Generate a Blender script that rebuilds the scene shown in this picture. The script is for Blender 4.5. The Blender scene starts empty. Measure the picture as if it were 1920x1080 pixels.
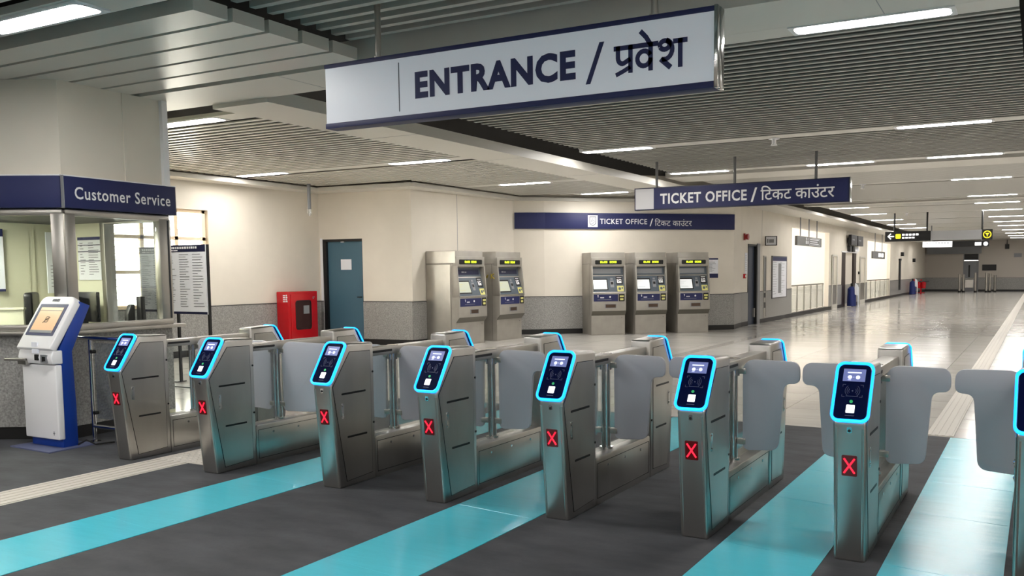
import bpy, bmesh, math, random
from mathutils import Matrix, Vector
random.seed(7)
SC = bpy.context.scene
COL = SC.collection
PI = math.pi

# ------------------------------------------------------------------ materials
def lin(c):
    return tuple(((v / 255) / 12.92 if v / 255 <= .04045 else ((v / 255 + .055) / 1.055) ** 2.4) for v in c)

def mat(name, rgb, rough=.5, metal=0., emit=None, strength=0., spec=.5, bump=None, vary=None, coat=0.):
    """bump=(scale,strength,stretch) noise bump; vary=(scale,amount,stretch) mottled base colour"""
    m = bpy.data.materials.new(name); m.use_nodes = True
    nt = m.node_tree; b = nt.nodes['Principled BSDF']
    c = (*lin(rgb), 1)
    b.inputs['Base Color'].default_value = c
    b.inputs['Roughness'].default_value = rough
    b.inputs['Metallic'].default_value = metal
    b.inputs['Specular IOR Level'].default_value = spec
    b.inputs['Coat Weight'].default_value = coat
    if emit:
        b.inputs['Emission Color'].default_value = (*lin(emit), 1)
        b.inputs['Emission Strength'].default_value = strength
    def noise(scale, stretch, detail=4):
        tc = nt.nodes.new('ShaderNodeTexCoord'); mp = nt.nodes.new('ShaderNodeMapping'); n = nt.nodes.new('ShaderNodeTexNoise')
        mp.inputs['Scale'].default_value = stretch
        n.inputs['Scale'].default_value = scale; n.inputs['Detail'].default_value = detail
        nt.links.new(tc.outputs['Object'], mp.inputs[0]); nt.links.new(mp.outputs[0], n.inputs['Vector'])
        return n
    if vary:
        n = noise(vary[0], vary[2])
        r = nt.nodes.new('ShaderNodeValToRGB')
        k = vary[1]
        r.color_ramp.elements[0].position = .3; r.color_ramp.elements[1].position = .7
        r.color_ramp.elements[0].color = (*[v * (1 - k) for v in c[:3]], 1)
        r.color_ramp.elements[1].color = (*[min(1, v * (1 + k)) for v in c[:3]], 1)
        nt.links.new(n.outputs['Fac'], r.inputs[0]); nt.links.new(r.outputs[0], b.inputs['Base Color'])
    if bump:
        n = noise(bump[0], bump[2])
        bp = nt.nodes.new('ShaderNodeBump'); bp.inputs['Strength'].default_value = bump[1]; bp.inputs['Distance'].default_value = .01
        nt.links.new(n.outputs['Fac'], bp.inputs['Height']); nt.links.new(bp.outputs[0], b.inputs['Normal'])
    return m

def glass(name, tint, alpha):
    m = bpy.data.materials.new(name); m.use_nodes = True
    nt = m.node_tree; nt.nodes.clear()
    o = nt.nodes.new('ShaderNodeOutputMaterial'); mx = nt.nodes.new('ShaderNodeMixShader')
    t = nt.nodes.new('ShaderNodeBsdfTransparent'); g = nt.nodes.new('ShaderNodeBsdfGlossy'); f = nt.nodes.new('ShaderNodeFresnel')
    t.inputs[0].default_value = (*tint, 1); g.inputs['Roughness'].default_value = .02
    ad = nt.nodes.new('ShaderNodeMath'); ad.operation = 'MULTIPLY'; ad.inputs[1].default_value = alpha
    f.inputs[0].default_value = 1.45
    nt.links.new(f.outputs[0], ad.inputs[0]); nt.links.new(ad.outputs[0], mx.inputs[0])
    nt.links.new(t.outputs[0], mx.inputs[1]); nt.links.new(g.outputs[0], mx.inputs[2]); nt.links.new(mx.outputs[0], o.inputs[0])
    return m

S3 = (1, 1, 1)
M = {}
M['cream'] = mat('cream wall panel', (226, 219, 206), .55, vary=(2, .03, S3))
M['granite'] = mat('grey granite', (150, 149, 146), .3, vary=(55, .35, S3))
M['black'] = mat('black', (14, 14, 15), .45)
M['blackgloss'] = mat('black gloss', (8, 9, 12), .12)
M['darkgrey'] = mat('dark grey', (52, 53, 56), .5)
M['plenum'] = mat('black ceiling void', (16, 16, 16), .9)
M['slat'] = mat('grey ceiling slat', (176, 175, 168), .4)
M['webshade'] = mat('shaded slat web', (112, 111, 106), .6)  # slat grey darkened to stand in for the shade on slat sides
M['plankfar'] = mat('grey ceiling plank', (188, 186, 178), .36)
M['plank'] = mat('pale ceiling plank', (208, 206, 198), .32)
M['soffit'] = mat('pale ceiling soffit', (212, 209, 200), .4)
M['steel'] = mat('brushed stainless steel', (190, 187, 182), .33, 1., vary=(3, .12, (1, 1, .3)), bump=(160, .015, (1, 1, .03)))
M['steel2'] = mat('satin steel', (186, 183, 177), .33, 1., vary=(2.5, .1, S3))
M['chrome'] = mat('polished steel', (205, 205, 205), .12, 1.)
M['tvm'] = mat('warm grey brushed steel', (164, 160, 152), .42, .45, vary=(4, .08, S3))
M['tvmdark'] = mat('dark olive chamfer', (92, 89, 80), .5)
M['tvmpanel'] = mat('slate console', (84, 94, 104), .4)
M['grey'] = mat('mid grey', (136, 138, 142), .45)
M['wing'] = mat('grey gate flap', (172, 173, 180), .32, .0)
M['navy'] = mat('navy sign blue', (25, 33, 84), .55)
M['navydark'] = mat('dark navy', (22, 26, 60), .4)
M['white'] = mat('white', (238, 238, 240), .4)
M['offwhite'] = mat('sign white', (226, 228, 236), .35, emit=(226, 228, 238), strength=.12)
M['paper'] = mat('paper', (236, 238, 244), .6)
M['ink'] = mat('printed ink', (88, 90, 100), .6)
M['teal'] = mat('teal door', (70, 106, 124), .45)
M['bluedoor'] = mat('dark blue door', (56, 66, 86), .45)
M['red'] = mat('red enamel', (190, 14, 26), .22)
M['redpaint'] = mat('dark red', (150, 26, 30), .35)
M['kioskblue'] = mat('kiosk blue', (16, 58, 150), .3)
M['baseblue'] = mat('slate blue plate', (86, 92, 124), .6)
M['turq'] = mat('turquoise film', (74, 200, 220), .2, bump=(2.6, .35, (.8, 3.2, 1)), spec=.55)
M['tactile'] = mat('beige tactile tile', (204, 198, 188), .5)
M['mat'] = mat('charcoal matting', (64, 65, 69), .75, vary=(2.6, .3, (1, 2.4, 1)), bump=(14, .25, (1, 2, 1)))
M['boothwall'] = mat('pale yellow booth wall', (226, 224, 196), .6)
M['peach'] = mat('peach panel', (244, 222, 192), .6)
M['alcove'] = mat('white alcove wall', (244, 240, 234), .6)
M['light'] = mat('light diffuser', (255, 255, 255), .5, emit=(255, 251, 246), strength=62)
M['boothfill'] = mat('booth fill light', (255, 255, 255), .5, emit=(255, 252, 236), strength=80)
M['glow'] = mat('cyan light ring', (20, 120, 200), .3, emit=(22, 150, 255), strength=2.2)
M['readerblack'] = mat('reader glass', (6, 10, 34), .1, emit=(4, 12, 60), strength=.25)
M['screen'] = mat('reader screen', (90, 100, 150), .3, emit=(112, 120, 170), strength=.55)
M['screenmark'] = mat('reader screen mark', (230, 232, 255), .3, emit=(215, 222, 255), strength=.9)
M['nfc'] = mat('reader dim mark', (60, 64, 84), .4, emit=(70, 74, 100), strength=.35)
M['whitelit'] = mat('lit white square', (250, 250, 250), .4, emit=(245, 245, 250), strength=.85)
M['green'] = mat('green dot', (40, 150, 90), .4, emit=(40, 150, 90), strength=.5)
M['redx'] = mat('red signal', (220, 20, 40), .4, emit=(255, 24, 46), strength=2.4)
M['redbox'] = mat('signal housing', (46, 6, 10), .25, emit=(90, 4, 10), strength=.35)
M['led'] = mat('yellow green dot display', (190, 230, 40), .4, emit=(206, 240, 40), strength=1.8)
M['tvmscreen'] = mat('machine screen', (230, 232, 232), .3, emit=(236, 240, 240), strength=.4)
M['tvmscreendim'] = mat('dim machine screen', (176, 180, 164), .3, emit=(176, 182, 164), strength=.35)
M['tan'] = mat('kiosk screen', (196, 160, 122), .3, emit=(204, 166, 126), strength=.5)
M['tandark'] = mat('kiosk screen mark', (120, 96, 76), .3)
M['yellow'] = mat('yellow sign', (240, 226, 40), .4, emit=(240, 226, 40), strength=.8)
M['signlit'] = mat('lit sign face', (250, 250, 250), .4, emit=(250, 250, 250), strength=1.1)
M['greysign'] = mat('grey sign', (112, 112, 112), .5)
M['bag'] = mat('blue bag', (26, 44, 110), .4)
M['darkwall'] = mat('grey far wall panel', (188, 181, 172), .6)
M['yelpaint'] = mat('yellow scrawl', (170, 150, 40), .5)
M['paleyellow'] = mat('pale yellow label', (216, 212, 130), .5)
M['glass'] = glass('clear glass', (.95, .975, .97), .4)
M['smoke'] = glass('smoked glass', (.34, .3, .3), .8)

def floor_material():
    m = bpy.data.materials.new('polished stone floor'); m.use_nodes = True
    nt = m.node_tree; b = nt.nodes['Principled BSDF']
    tc = nt.nodes.new('ShaderNodeTexCoord'); br = nt.nodes.new('ShaderNodeTexBrick')
    br.offset = 0; br.inputs['Scale'].default_value = 1.
    br.inputs['Brick Width'].default_value = 1.2; br.inputs['Row Height'].default_value = .6
    br.inputs['Mortar Size'].default_value = .004
    br.inputs['Color1'].default_value = (*lin((224, 220, 214)), 1); br.inputs['Color2'].default_value = (*lin((214, 210, 204)), 1)
    br.inputs['Mortar'].default_value = (*lin((150, 146, 140)), 1)
    n = nt.nodes.new('ShaderNodeTexNoise'); mp = nt.nodes.new('ShaderNodeMapping')
    mp.inputs['Scale'].default_value = (.35, 2.2, 1); n.inputs['Scale'].default_value = 1.6; n.inputs['Detail'].default_value = 5
    mx = nt.nodes.new('ShaderNodeMixRGB'); mx.blend_type = 'MULTIPLY'; mx.inputs[0].default_value = .28
    nt.links.new(tc.outputs['Object'], br.inputs[0]); nt.links.new(tc.outputs['Object'], mp.inputs[0]); nt.links.new(mp.outputs[0], n.inputs['Vector'])
    nt.links.new(br.outputs[0], mx.inputs[1]); nt.links.new(n.outputs['Fac'], mx.inputs[2]); nt.links.new(mx.outputs[0], b.inputs['Base Color'])
    bp = nt.nodes.new('ShaderNodeBump'); bp.inputs['Strength'].default_value = .035; bp.inputs['Distance'].default_value = .02
    nt.links.new(n.outputs['Fac'], bp.inputs['Height']); nt.links.new(bp.outputs[0], b.inputs['Normal'])
    b.inputs['Roughness'].default_value = .13; b.inputs['Specular IOR Level'].default_value = .7
    return m
M['floor'] = floor_material()

# ------------------------------------------------------------------ mesh helpers
_text_cache = {}
def text_mesh(s, bold):
    k = (s, bold)
    if k not in _text_cache:
        c = bpy.data.curves.new('lettering_source', 'FONT'); c.body = s; c.offset = bold; c.resolution_u = 3; c.space_character = 1.09 if s.isascii() else 1.
        o = bpy.data.objects.new('lettering_source', c); COL.objects.link(o)
        bpy.context.view_layer.update()
        me = bpy.data.meshes.new_from_object(o.evaluated_get(bpy.context.evaluated_depsgraph_get()))
        vs = [(v.co.x, v.co.y) for v in me.vertices]; fs = [tuple(p.vertices) for p in me.polygons]
        bpy.data.objects.remove(o); bpy.data.curves.remove(c); bpy.data.meshes.remove(me)
        _text_cache[k] = (vs, fs)
    return _text_cache[k]

def frame(a, b, z=0):
    """local x runs a->b, local -y is the side to the right of a->b, z up"""
    u = Vector((b[0] - a[0], b[1] - a[1], 0)).normalized()
    y = Vector((-u.y, u.x, 0))
    m = Matrix.Identity(4)
    for i in range(3):
        m[i][0] = u[i]; m[i][1] = y[i]
    m[0][3], m[1][3], m[2][3] = a[0], a[1], z
    return m

def rr(x0, x1, z0, z1, r, n=6):
    rs = r if isinstance(r, (tuple, list)) else (r,) * 4
    out = []
    for (cx, cz, a0, q) in ((x1, z1, 0, rs[0]), (x0, z1, 90, rs[1]), (x0, z0, 180, rs[2]), (x1, z0, 270, rs[3])):
        sx = -1 if a0 in (0, 270) else 1; sz = -1 if a0 in (0, 90) else 1
        ox, oz = cx + sx * q, cz + sz * q
        for i in range(n + 1):
            t = math.radians(a0 + 90 * i / n)
            out.append((ox + q * math.cos(t), oz + q * math.sin(t)))
    return out

def roundpoly(pts, radii, n=6):
    out = []; N = len(pts)
    for i in range(N):
        p = Vector(pts[i]); a = Vector(pts[i - 1]) - p; b = Vector(pts[(i + 1) % N]) - p
        r = radii[i]
        if r <= 0:
            out.append(tuple(p)); continue
        ang = a.angle(b); d = min(r / math.tan(ang / 2), a.length * .49, b.length * .49)
        p0 = p + a.normalized() * d; p1 = p + b.normalized() * d
        for k in range(n + 1):
            t = k / n
            out.append(tuple((1 - t) ** 2 * p0 + 2 * t * (1 - t) * p + t * t * p1))
    return out

class MB:
    def __init__(self, Mx=None):
        self.v = []; self.f = []; self.M = Mx or Matrix.Identity(4)
    def add(self, vs, fs, Mx=None):
        X = self.M @ Mx if Mx is not None else self.M
        o = len(self.v)
        self.v += [tuple(X @ Vector(p)) for p in vs]
        self.f += [tuple(i + o for i in f) for f in fs]
        return self
    def box(self, x0, x1, y0, y1, z0, z1, Mx=None):
        vs = [(x, y, z) for z in (z0, z1) for y in (y0, y1) for x in (x0, x1)]
        return self.add(vs, [(0, 2, 3, 1), (4, 5, 7, 6), (0, 1, 5, 4), (2, 6, 7, 3), (0, 4, 6, 2), (1, 3, 7, 5)], Mx)
    @staticmethod
    def _map(p, a, axis):
        return (a, p[0], p[1]) if axis == 'x' else (p[0], a, p[1]) if axis == 'y' else (p[0], p[1], a)
    def prism(self, pts, a0, a1, axis, Mx=None):
        n = len(pts)
        vs = [self._map(p, a0, axis) for p in pts] + [self._map(p, a1, axis) for p in pts]
        fs = [tuple(range(n - 1, -1, -1)), tuple(range(n, 2 * n))] + [(i, (i + 1) % n, (i + 1) % n + n, i + n) for i in range(n)]
        return self.add(vs, fs, Mx)
    def ring(self, outer, inner, a0, a1, axis, Mx=None):
        n = len(outer); assert n == len(inner)
        vs = [self._map(p, a, axis) for a in (a0, a1) for q in (outer, inner) for p in q]
        fs = []
        for i in range(n):
            j = (i + 1) % n
            fs += [(i, j, j + n, i + n), (2 * n + i, 3 * n + i, 3 * n + j, 2 * n + j), (i, 2 * n + i, 2 * n + j, j), (n + i, n + j, 3 * n + j, 3 * n + i)]
        return self.add(vs, fs, Mx)
    def cyl(self, p0, p1, r, n=14, r2=None, Mx=None):
        p0, p1 = Vector(p0), Vector(p1); d = (p1 - p0).normalized()
        a = d.orthogonal().normalized(); b = d.cross(a); r2 = r if r2 is None else r2
        vs = []
        for p, q in ((p0, r), (p1, r2)):
            for i in range(n):
                t = 2 * PI * i / n
                vs.append(tuple(p + a * q * math.cos(t) + b * q * math.sin(t)))
        fs = [tuple(range(n - 1, -1, -1)), tuple(range(n, 2 * n))] + [(i, (i + 1) % n, (i + 1) % n + n, i + n) for i in range(n)]
        return self.add(vs, fs, Mx)
    def tube(self, pts, r, n=8, closed=False, Mx=None):
        P = [Vector(p) for p in pts]; N = len(P); vs = []; fs = []
        up = None
        for i in range(N):
            d = ((P[(i + 1) % N] if closed or i < N - 1 else P[i]) - (P[i - 1] if closed or i > 0 else P[i])).normalized()
            a = d.orthogonal().normalized() if up is None else (up - d * up.dot(d)).normalized()
            up = a; b = d.cross(a)
            for k in range(n):
                t = 2 * PI * k / n
                vs.append(tuple(P[i] + a * r * math.cos(t) + b * r * math.sin(t)))
        for i in range(N if closed else N - 1):
            j = (i + 1) % N
            for k in range(n):
                l = (k + 1) % n
                fs.append((i * n + k, i * n + l, j * n + l, j * n + k))
        if not closed:
            fs += [tuple(range(n - 1, -1, -1)), tuple(range((N - 1) * n, N * n))]
        return self.add(vs, fs, Mx)
    def text(self, s, x0, x1, z0, z1, y, bold=0., depth=.0, Mx=None, bar=None):
        """lettering fitted to a box on the plane y, facing local -y"""
        tv, tf = text_mesh(s, bold)
        X = [p[0] for p in tv]; Z = [p[1] for p in tv]
        sx = (x1 - x0) / (max(X) - min(X)); sz = (z1 - z0) / (max(Z) - min(Z))
        T = lambda p: (x0 + (p[0] - min(X)) * sx, y, z0 + (p[1] - min(Z)) * sz)
        self.add([T(p) for p in tv], [tuple(reversed(f)) for f in tf], Mx)
        if bar:
            for (bx0, bx1, bz0, bz1) in bar:
                self.add([T((bx0, bz0)), T((bx1, bz0)), T((bx1, bz1)), T((bx0, bz1))], [(0, 1, 2, 3)], Mx)
        return self
    def build(self, name, material, parent=None, bevel=0., seg=2, smooth=35):
        me = bpy.data.meshes.new(name); me.from_pydata(self.v, [], self.f)
        if bevel > 0:
            bm = bmesh.new(); bm.from_mesh(me)
            bmesh.ops.recalc_face_normals(bm, faces=bm.faces)
            ed = [e for e in bm.edges if len(e.link_faces) == 2 and e.calc_face_angle(0) > .6]
            bmesh.ops.bevel(bm, geom=ed, offset=bevel, segments=seg, profile=.5, affect='EDGES', clamp_overlap=True)
            bm.to_mesh(me); bm.free()
        else:
            bm = bmesh.new(); bm.from_mesh(me); bmesh.ops.recalc_face_normals(bm, faces=bm.faces); bm.to_mesh(me); bm.free()
        me.materials.append(M[material] if isinstance(material, str) else material)
        me.polygons.foreach_set('use_smooth', [True] * len(me.polygons))
        me.set_sharp_from_angle(angle=math.radians(smooth))
        o = bpy.data.objects.new(name, me); COL.objects.link(o)
        if parent is not None:
            o.parent = parent
        return o

def tag(o, label, cat, group=None):
    o['label'] = label; o['category'] = cat
    if group: o['group'] = group
    return o
def thing(name, label, cat, Mx=None, group=None):
    o = bpy.data.objects.new(name, None); COL.objects.link(o)
    o.empty_display_size = .1
    if Mx is not None: o.matrix_world = Mx
    return tag(o, label, cat, group)
def struct(o):
    o['kind'] = 'structure'; return o
def copy_tree(o, parent=None, Mx=None):
    c = o.copy(); COL.objects.link(c)
    if parent is not None: c.parent = parent
    if Mx is not None: c.matrix_world = Mx
    for ch in list(o.children): copy_tree(ch, c)
    return c
def at(x, y, z=0, rot=0):
    return Matrix.Translation((x, y, z)) @ Matrix.Rotation(rot, 4, 'Z')

# ------------------------------------------------------------------ camera
cd = bpy.data.cameras.new('camera'); cam = bpy.data.objects.new('camera', cd); COL.objects.link(cam)
f_, cx_, cy_, yaw, pit, rol = 1661.22, 1067.37, 644.908, .488551, .0811845, -.0073967
fw = Vector((-math.sin(yaw) * math.cos(pit), math.cos(yaw) * math.cos(pit), -math.sin(pit)))
ri = Vector((math.cos(yaw), math.sin(yaw), 0)); up = ri.cross(fw)
r2 = ri * math.cos(rol) + up * math.sin(rol); u2 = up * math.cos(rol) - ri * math.sin(rol)
mw = Matrix.Identity(4)
for i in range(3):
    mw[i][0], mw[i][1], mw[i][2] = r2[i], u2[i], -fw[i]
mw[2][3] = 1.5
cam.matrix_world = mw
cd.sensor_width = 36; cd.lens = f_ * 36 / 1920
cd.shift_x = (960 - cx_) / 1920; cd.shift_y = (cy_ - 540) / 1920
cd.clip_start = .05; cd.clip_end = 300
SC.camera = cam
vs_ = SC.view_settings
SC.display_settings.display_device = 'sRGB'
vs_.view_transform = 'Standard'; vs_.look = 'None'; vs_.gamma = 1; vs_.use_curve_mapping = False
vs_.exposure = 0.3

w = bpy.data.worlds.new('daylight'); w.use_nodes = True; SC.world = w
w.node_tree.nodes['Background'].inputs[0].default_value = (1, .94, .84, 1)
w.node_tree.nodes['Background'].inputs[1].default_value = 11

# ------------------------------------------------------------------ room plan
XL = -13.75
K = (XL, 14.42); A = (-11.40, 14.60); B = (-11.18, 18.24); W1 = (-10.57, 18.64); W2 = (-6.93, 22.0); W3 = (-7.05, 23.0)
XC = -7.05; XR = 6.2; YF = 65.5; YB = -8.
ZT = 3.9

def wall(name, a, b, openings=(), z1=ZT, wainscot=True, material='cream', base=True, seams=()):
    L = math.hypot(b[0] - a[0], b[1] - a[1]); F = frame(a, b)
    cuts = sorted({0, L, *[o[0] for o in openings], *[o[1] for o in openings]})
    def fill(mb, y0, y1, zlo, zhi):
        for s0, s1 in zip(cuts, cuts[1:]):
            mid = (s0 + s1) / 2
            zs = [(zlo, zhi)]
            for o in openings:
                if o[0] < mid < o[1]:
                    nz = []
                    for p, q in zs:
                        if o[2] > p: nz.append((p, min(q, o[2])))
                        if o[3] < q: nz.append((max(p, o[3]), q))
                    zs = nz
            for p, q in zs:
                if q - p > .001: mb.box(s0, s1, y0, y1, p, q)
        return mb
    root = struct(fill(MB(F), 0, .16, 0, z1).build(name, material))
    if wainscot:
        struct(fill(MB(F), -.015, .0, .12, .9).build(name.replace('wall', 'wainscot'), 'granite', root))
        struct(fill(MB(F), -.02, .0, .9, .915).build(name.replace('wall', 'dado_strip'), 'darkgrey', root))
    if base:
        struct(fill(MB(F), -.02, .0, 0, .12).build(name.replace('wall', 'baseboard'), 'black'))
    if seams:
        mb = MB(F)
        for s in seams: mb.box(s - .006, s + .006, -.002, .001, .915, 3.2)
        struct(mb.build('trim_seam', 'grey', root))
    return root, F

wl = wall('wall_left', (XL, YB), K, [(8.55 - YB, 11.55 - YB, .915, 2.69)])
wall('wall_back', K, A, [(.10, .97 + .16, 0, 2.23)])
wall('wall_return', A, B, seams=(1.5,))
wall('wall_splay', B, W1)
wt, FW = wall('wall_ticket', W1, W2)
wall('wall_jog', W2, W3)
cor, FC = wall('wall_corridor', W3, (XC, YF), [(23.62 - 23, 24.5 - 23, 0, 2.22), (28.45 - 23, 34.1 - 23, .1, 2.88), (36.5 - 23, 39.6 - 23, 0, 2.2), (42.4 - 23, 49.4 - 23, .1, 2.85)], seams=(2.0, 17.5,))
wf, FF = wall('wall_far', (XC, YF), (XR, YF), [(2.4, 3.35, 0, 2.5)], z1=3.9, material='darkwall')
wall('wall_right', (XR, YF), (XR, YB))
wall('wall_behind', (XR, YB), (XL, YB))
struct(MB().box(XL - 6, XR + .3, YB - .3, YF + .3, -.1, 0).build('floor', 'floor'))
struct(MB().box(XL - .2, XR + .3, YB - .3, YF + .3, 3.85, 3.95).build('ceiling', 'plenum'))

# charcoal matting across the gate line, with its own free edge
struct(MB().prism([(-13.4, YB + .05), (1.25, YB + .05), (1.25, 8.47), (-6.75, 8.52), (-6.75, 6.1), (-7.2, 5.55), (-13.4, 5.55)], 0, .004, 'z').build('floor_matting', 'mat'))
for (x0, x1, y0, y1, lab) in (
        (-5.16, -4.55, -1.5, 8.45, 'turquoise glossy floor strip in the lane between the second and third gates from the kiosk'),
        (-3.285, -2.675, -1.0, 8.45, 'turquoise glossy floor strip in the lane between the fourth and fifth gates from the kiosk'),
        (-1.51, -.95, -.5, 8.45, 'turquoise glossy floor strip in the lane between the sixth and seventh gates from the kiosk'),
        (-.665, -.115, -.5, 8.45, 'turquoise glossy floor strip ending at the tactile path beyond the last full gate')):
    mb = MB().box(x0, x1, y0, y1, .0042, .0075)
    for yy in (2.2, 3.4, 4.6, 5.7, 6.6, 7.5):
        mb.cyl((x0 + .01, yy + .03, .0068), (x1 - .01, yy - .05, .0068), .0016, 6)
    t = tag(mb.build('floor_strip', 'turq'), lab, 'floor strip', 'turquoise floor strips through the gate lanes')
    t['kind'] = 'thing'
def tactile(x0, x1, y0, y1, lab, n):
    mb = MB().box(x0, x1, y0, y1, .0, .0065)
    wd = (x1 - x0) / n
    for i in range(n):
        c = x0 + wd * (i + .5)
        mb.box(c - wd * .22, c + wd * .22, y0, y1, .0065, .0105)
    return tag(mb.build('tactile_path', 'tactile'), lab, 'tactile paving')
tactile(-6.335, -5.952, -2, 4.72, 'beige ribbed tactile path leading to the gate beside the kiosk', 5)
mb = MB().prism([(-6.34, 4.72), (-5.64, 4.72), (-5.64, 5.5), (-6.34, 5.5)], 0, .0066, 'z')
for i in range(11):
    for j in range(12):
        mb.cyl((-6.30 + i * .062, 4.76 + j * .062, .0066), (-6.30 + i * .062, 4.76 + j * .062, .011), .018, 8, .012)
tag(mb.build('tactile_tile', 'tactile'), 'beige studded tactile square on the floor between the first two gates', 'tactile paving')
tactile(-.875, -.645, 8.53, 60, 'long beige ribbed tactile path down the polished hall floor', 4)
tag(MB().box(-5.78, -5.56, 8.6, 60, 0, .002).build('floor_border', mat('pale floor border', (176, 172, 166), .14)), 'grey border band along the polished floor beside the corridor wall', 'floor band')['kind'] = 'structure'

# ------------------------------------------------------------------ ceilings
GL = 'linear ceiling lights'
def lamp_proto():
    t = thing('ceiling_light', 'white linear ceiling light', 'ceiling light', None, GL)
    MB().ring(rr(-.61, .61, -.125, .125, .01, 2), rr(-.575, .575, -.1, .1, .05, 2), -.004, .05, 'z').build('frame', 'white', t)
    MB().prism(rr(-.574, .574, -.099, .099, .045, 4), -.001, .03, 'z').build('diffuser', 'light', t)
    return t
LAMP = [lamp_proto(), False]
def lamp(x, y, z, label, group=GL):
    o = LAMP[0]
    if LAMP[1]: o = copy_tree(o)
    LAMP[1] = True
    o.matrix_world = at(x, y, z); o['label'] = label; o['group'] = group
    return o

def slats(name, y0, y1, xr, z, rows, pitch, wid, hgt, material, stripmat='plank', web=None):
    """xr(y) -> list of (x0,x1) spans; rows = y centres of solid light strips"""
    mb = MB(); wb = MB(); n = int((y1 - y0) / pitch)
    for i in range(n + 1):
        y = y0 + i * pitch
        if y + wid > y1 or any(abs(y + wid / 2 - r) < .165 + wid / 2 for r in rows): continue
        for x0, x1 in xr(y):
            mb.box(x0, x1, y, y + wid, z, z + hgt)
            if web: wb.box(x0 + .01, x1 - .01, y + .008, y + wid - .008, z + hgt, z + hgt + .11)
    o = struct(mb.build(name, material))
    if web: struct(wb.build('slat_web_shade', web, o))
    if rows:
        mb = MB()
        for r in rows:
            for x0, x1 in xr(r): mb.box(x0, x1, r - .145, r + .145, z + .004, z + .045)
        struct(mb.build('ceiling_strip', stripmat, o))
    return o

def left_span(y):
    if y < 13.95: return [(-13.25, -7.62)]
    if y < 18.1: return [(-10.9, -7.62)]
    t = -10.2 + (y - 18.1) * 1.08
    return [(t, -7.62)] if t < -7.9 else []
hall = lambda y: [(-6.42, -.2), (1.15, XR - .1)]
slats('ceiling_slats_front', YB, 5.78, lambda y: [(-5.0, -.1), (0.0, XR - .1)], 3.38, [3.95, .4, -3.6], .164, .055, .12, 'slat')
mb = MB()
for k in range(42):
    y = 5.735 - .3275 * k
    if y < YB + .3 or any(abs(y - .14 - r) < .31 for r in (3.78, .78, -2.22, -5.22)): continue
    mb.box(XL, -4.99, y - .283, y, 3.24, 3.335)
for r in (3.78, .78, -2.22, -5.22): mb.box(XL, -4.99, r - .16, r + .165, 3.25, 3.3)
struct(mb.build('ceiling_planks', 'plank'))
slats('ceiling_slats_left', 7.12, 21.4, left_span, 3.3, [7.35, 11.77, 15.72, 18.58], .16, .07, .012, 'plank')
slats('ceiling_slats_hall', 6.98, 16.7, hall, 3.4, [7.26, 12.8, 16.47], .16, .045, .014, 'slat', web='webshade')
slats('ceiling_slats_middle', 18.2, 26.3, hall, 3.4, [20.75, 25.65], .15, .128, .02, 'plankfar')
slats('ceiling_slats_far', 26.8, YF, lambda y: [(-5.95, -.2), (1.15, XR - .1)], 3.4, [28.45, 32., 36.1, 40.05, 43.9, 48.75, 53.2, 57.7, 61.8], .15, .128, .02, 'plankfar')
# beams and soffits
struct(MB().box(XL, XR, 5.85, 6.5, 3.24, 3.44).build('trim_1', 'soffit'))
struct(MB().box(-7.6, -6.82, 6.5, 21.5, 3.2, 3.33).build('trim_2', 'soffit'))
struct(MB().box(-6.82, XR, 17.05, 18.1, 3.392, 3.5).build('trim_3', 'soffit'))
struct(MB().box(-6.2, XR, 26.36, 26.74, 3.36, 3.5).build('trim_4', 'soffit'))
struct(MB().box(.15, 1.05, 6.5, YF, 3.2, 3.33).build('trim_5', 'soffit'))
struct(MB().prism([(XL, 6.5), (-13.3, 6.5), (-13.3, 13.95), (-10.95, 14.1), (-10.95, 18.2), (-7.6, 21.3), (-6.82, 21.3), (-6.2, 22.2), (-6.1, YF), (XC, YF), W3, W2, W1, B, A, K], 3.2, 3.28, 'z').build('trim_6', 'soffit'))
mb = MB()
for y in (8.9, 11.5, 14.1): mb.box(-7.6, -6.82, y - .003, y + .003, 3.199, 3.2)
for x in (-6., -4.8, -3.6, -2.3, -1.0): mb.box(x - .003, x + .003, 5.85, 6.5, 3.239, 3.24)
struct(mb.build('trim_7', 'grey'))

# lights in the ceilings
lamp(-6.1, 3.78, 3.24, 'wide linear ceiling light in the planks above the customer service booth')
lamp(-1.22, 7.26, 3.4, 'linear ceiling light just past the end of the entrance sign')
lamp(-9.05, 7.35, 3.3, 'linear ceiling light half hidden by the booth wall, over the waiting bay')
lamp(-12.55, 11.77, 3.3, 'linear ceiling light over the bay wall with the window and red cabinet')
lamp(-9.0, 11.77, 3.3, 'linear ceiling light over the bay, in line with the teal door')
lamp(-9.37, 15.72, 3.3, 'linear ceiling light in front of the pair of ticket machines')
lamp(-8.93, 18.58, 3.3, 'linear ceiling light closest to the wall band with the crest')
lamp(-5.94, 12.82, 3.4, 'linear ceiling light between the long beam and the hanging ticket office sign')
lamp(-1.2, 12.8, 3.4, 'linear ceiling light second in the line running down the hall')
lamp(-5.9, 16.5, 3.4, 'linear ceiling light seen just above the hanging ticket office sign')
lamp(-1.2, 16.47, 3.4, 'linear ceiling light third in the line running down the hall, before the cross beam')
words = ['fourth', 'fifth', 'sixth', 'seventh', 'eighth', 'ninth', 'tenth', 'eleventh', 'twelfth', 'thirteenth', 'fourteenth']
for i, y in enumerate((20.75, 25.65, 28.45, 32., 36.1, 40.05, 43.9, 48.75, 53.2, 57.7, 61.8)):
    lamp(-1.18, y, 3.4, '%s linear ceiling light in the line running down the hall' % words[i])
w2 = ['first', 'second', 'third', 'fourth', 'fifth', 'sixth', 'seventh', 'eighth']
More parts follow.
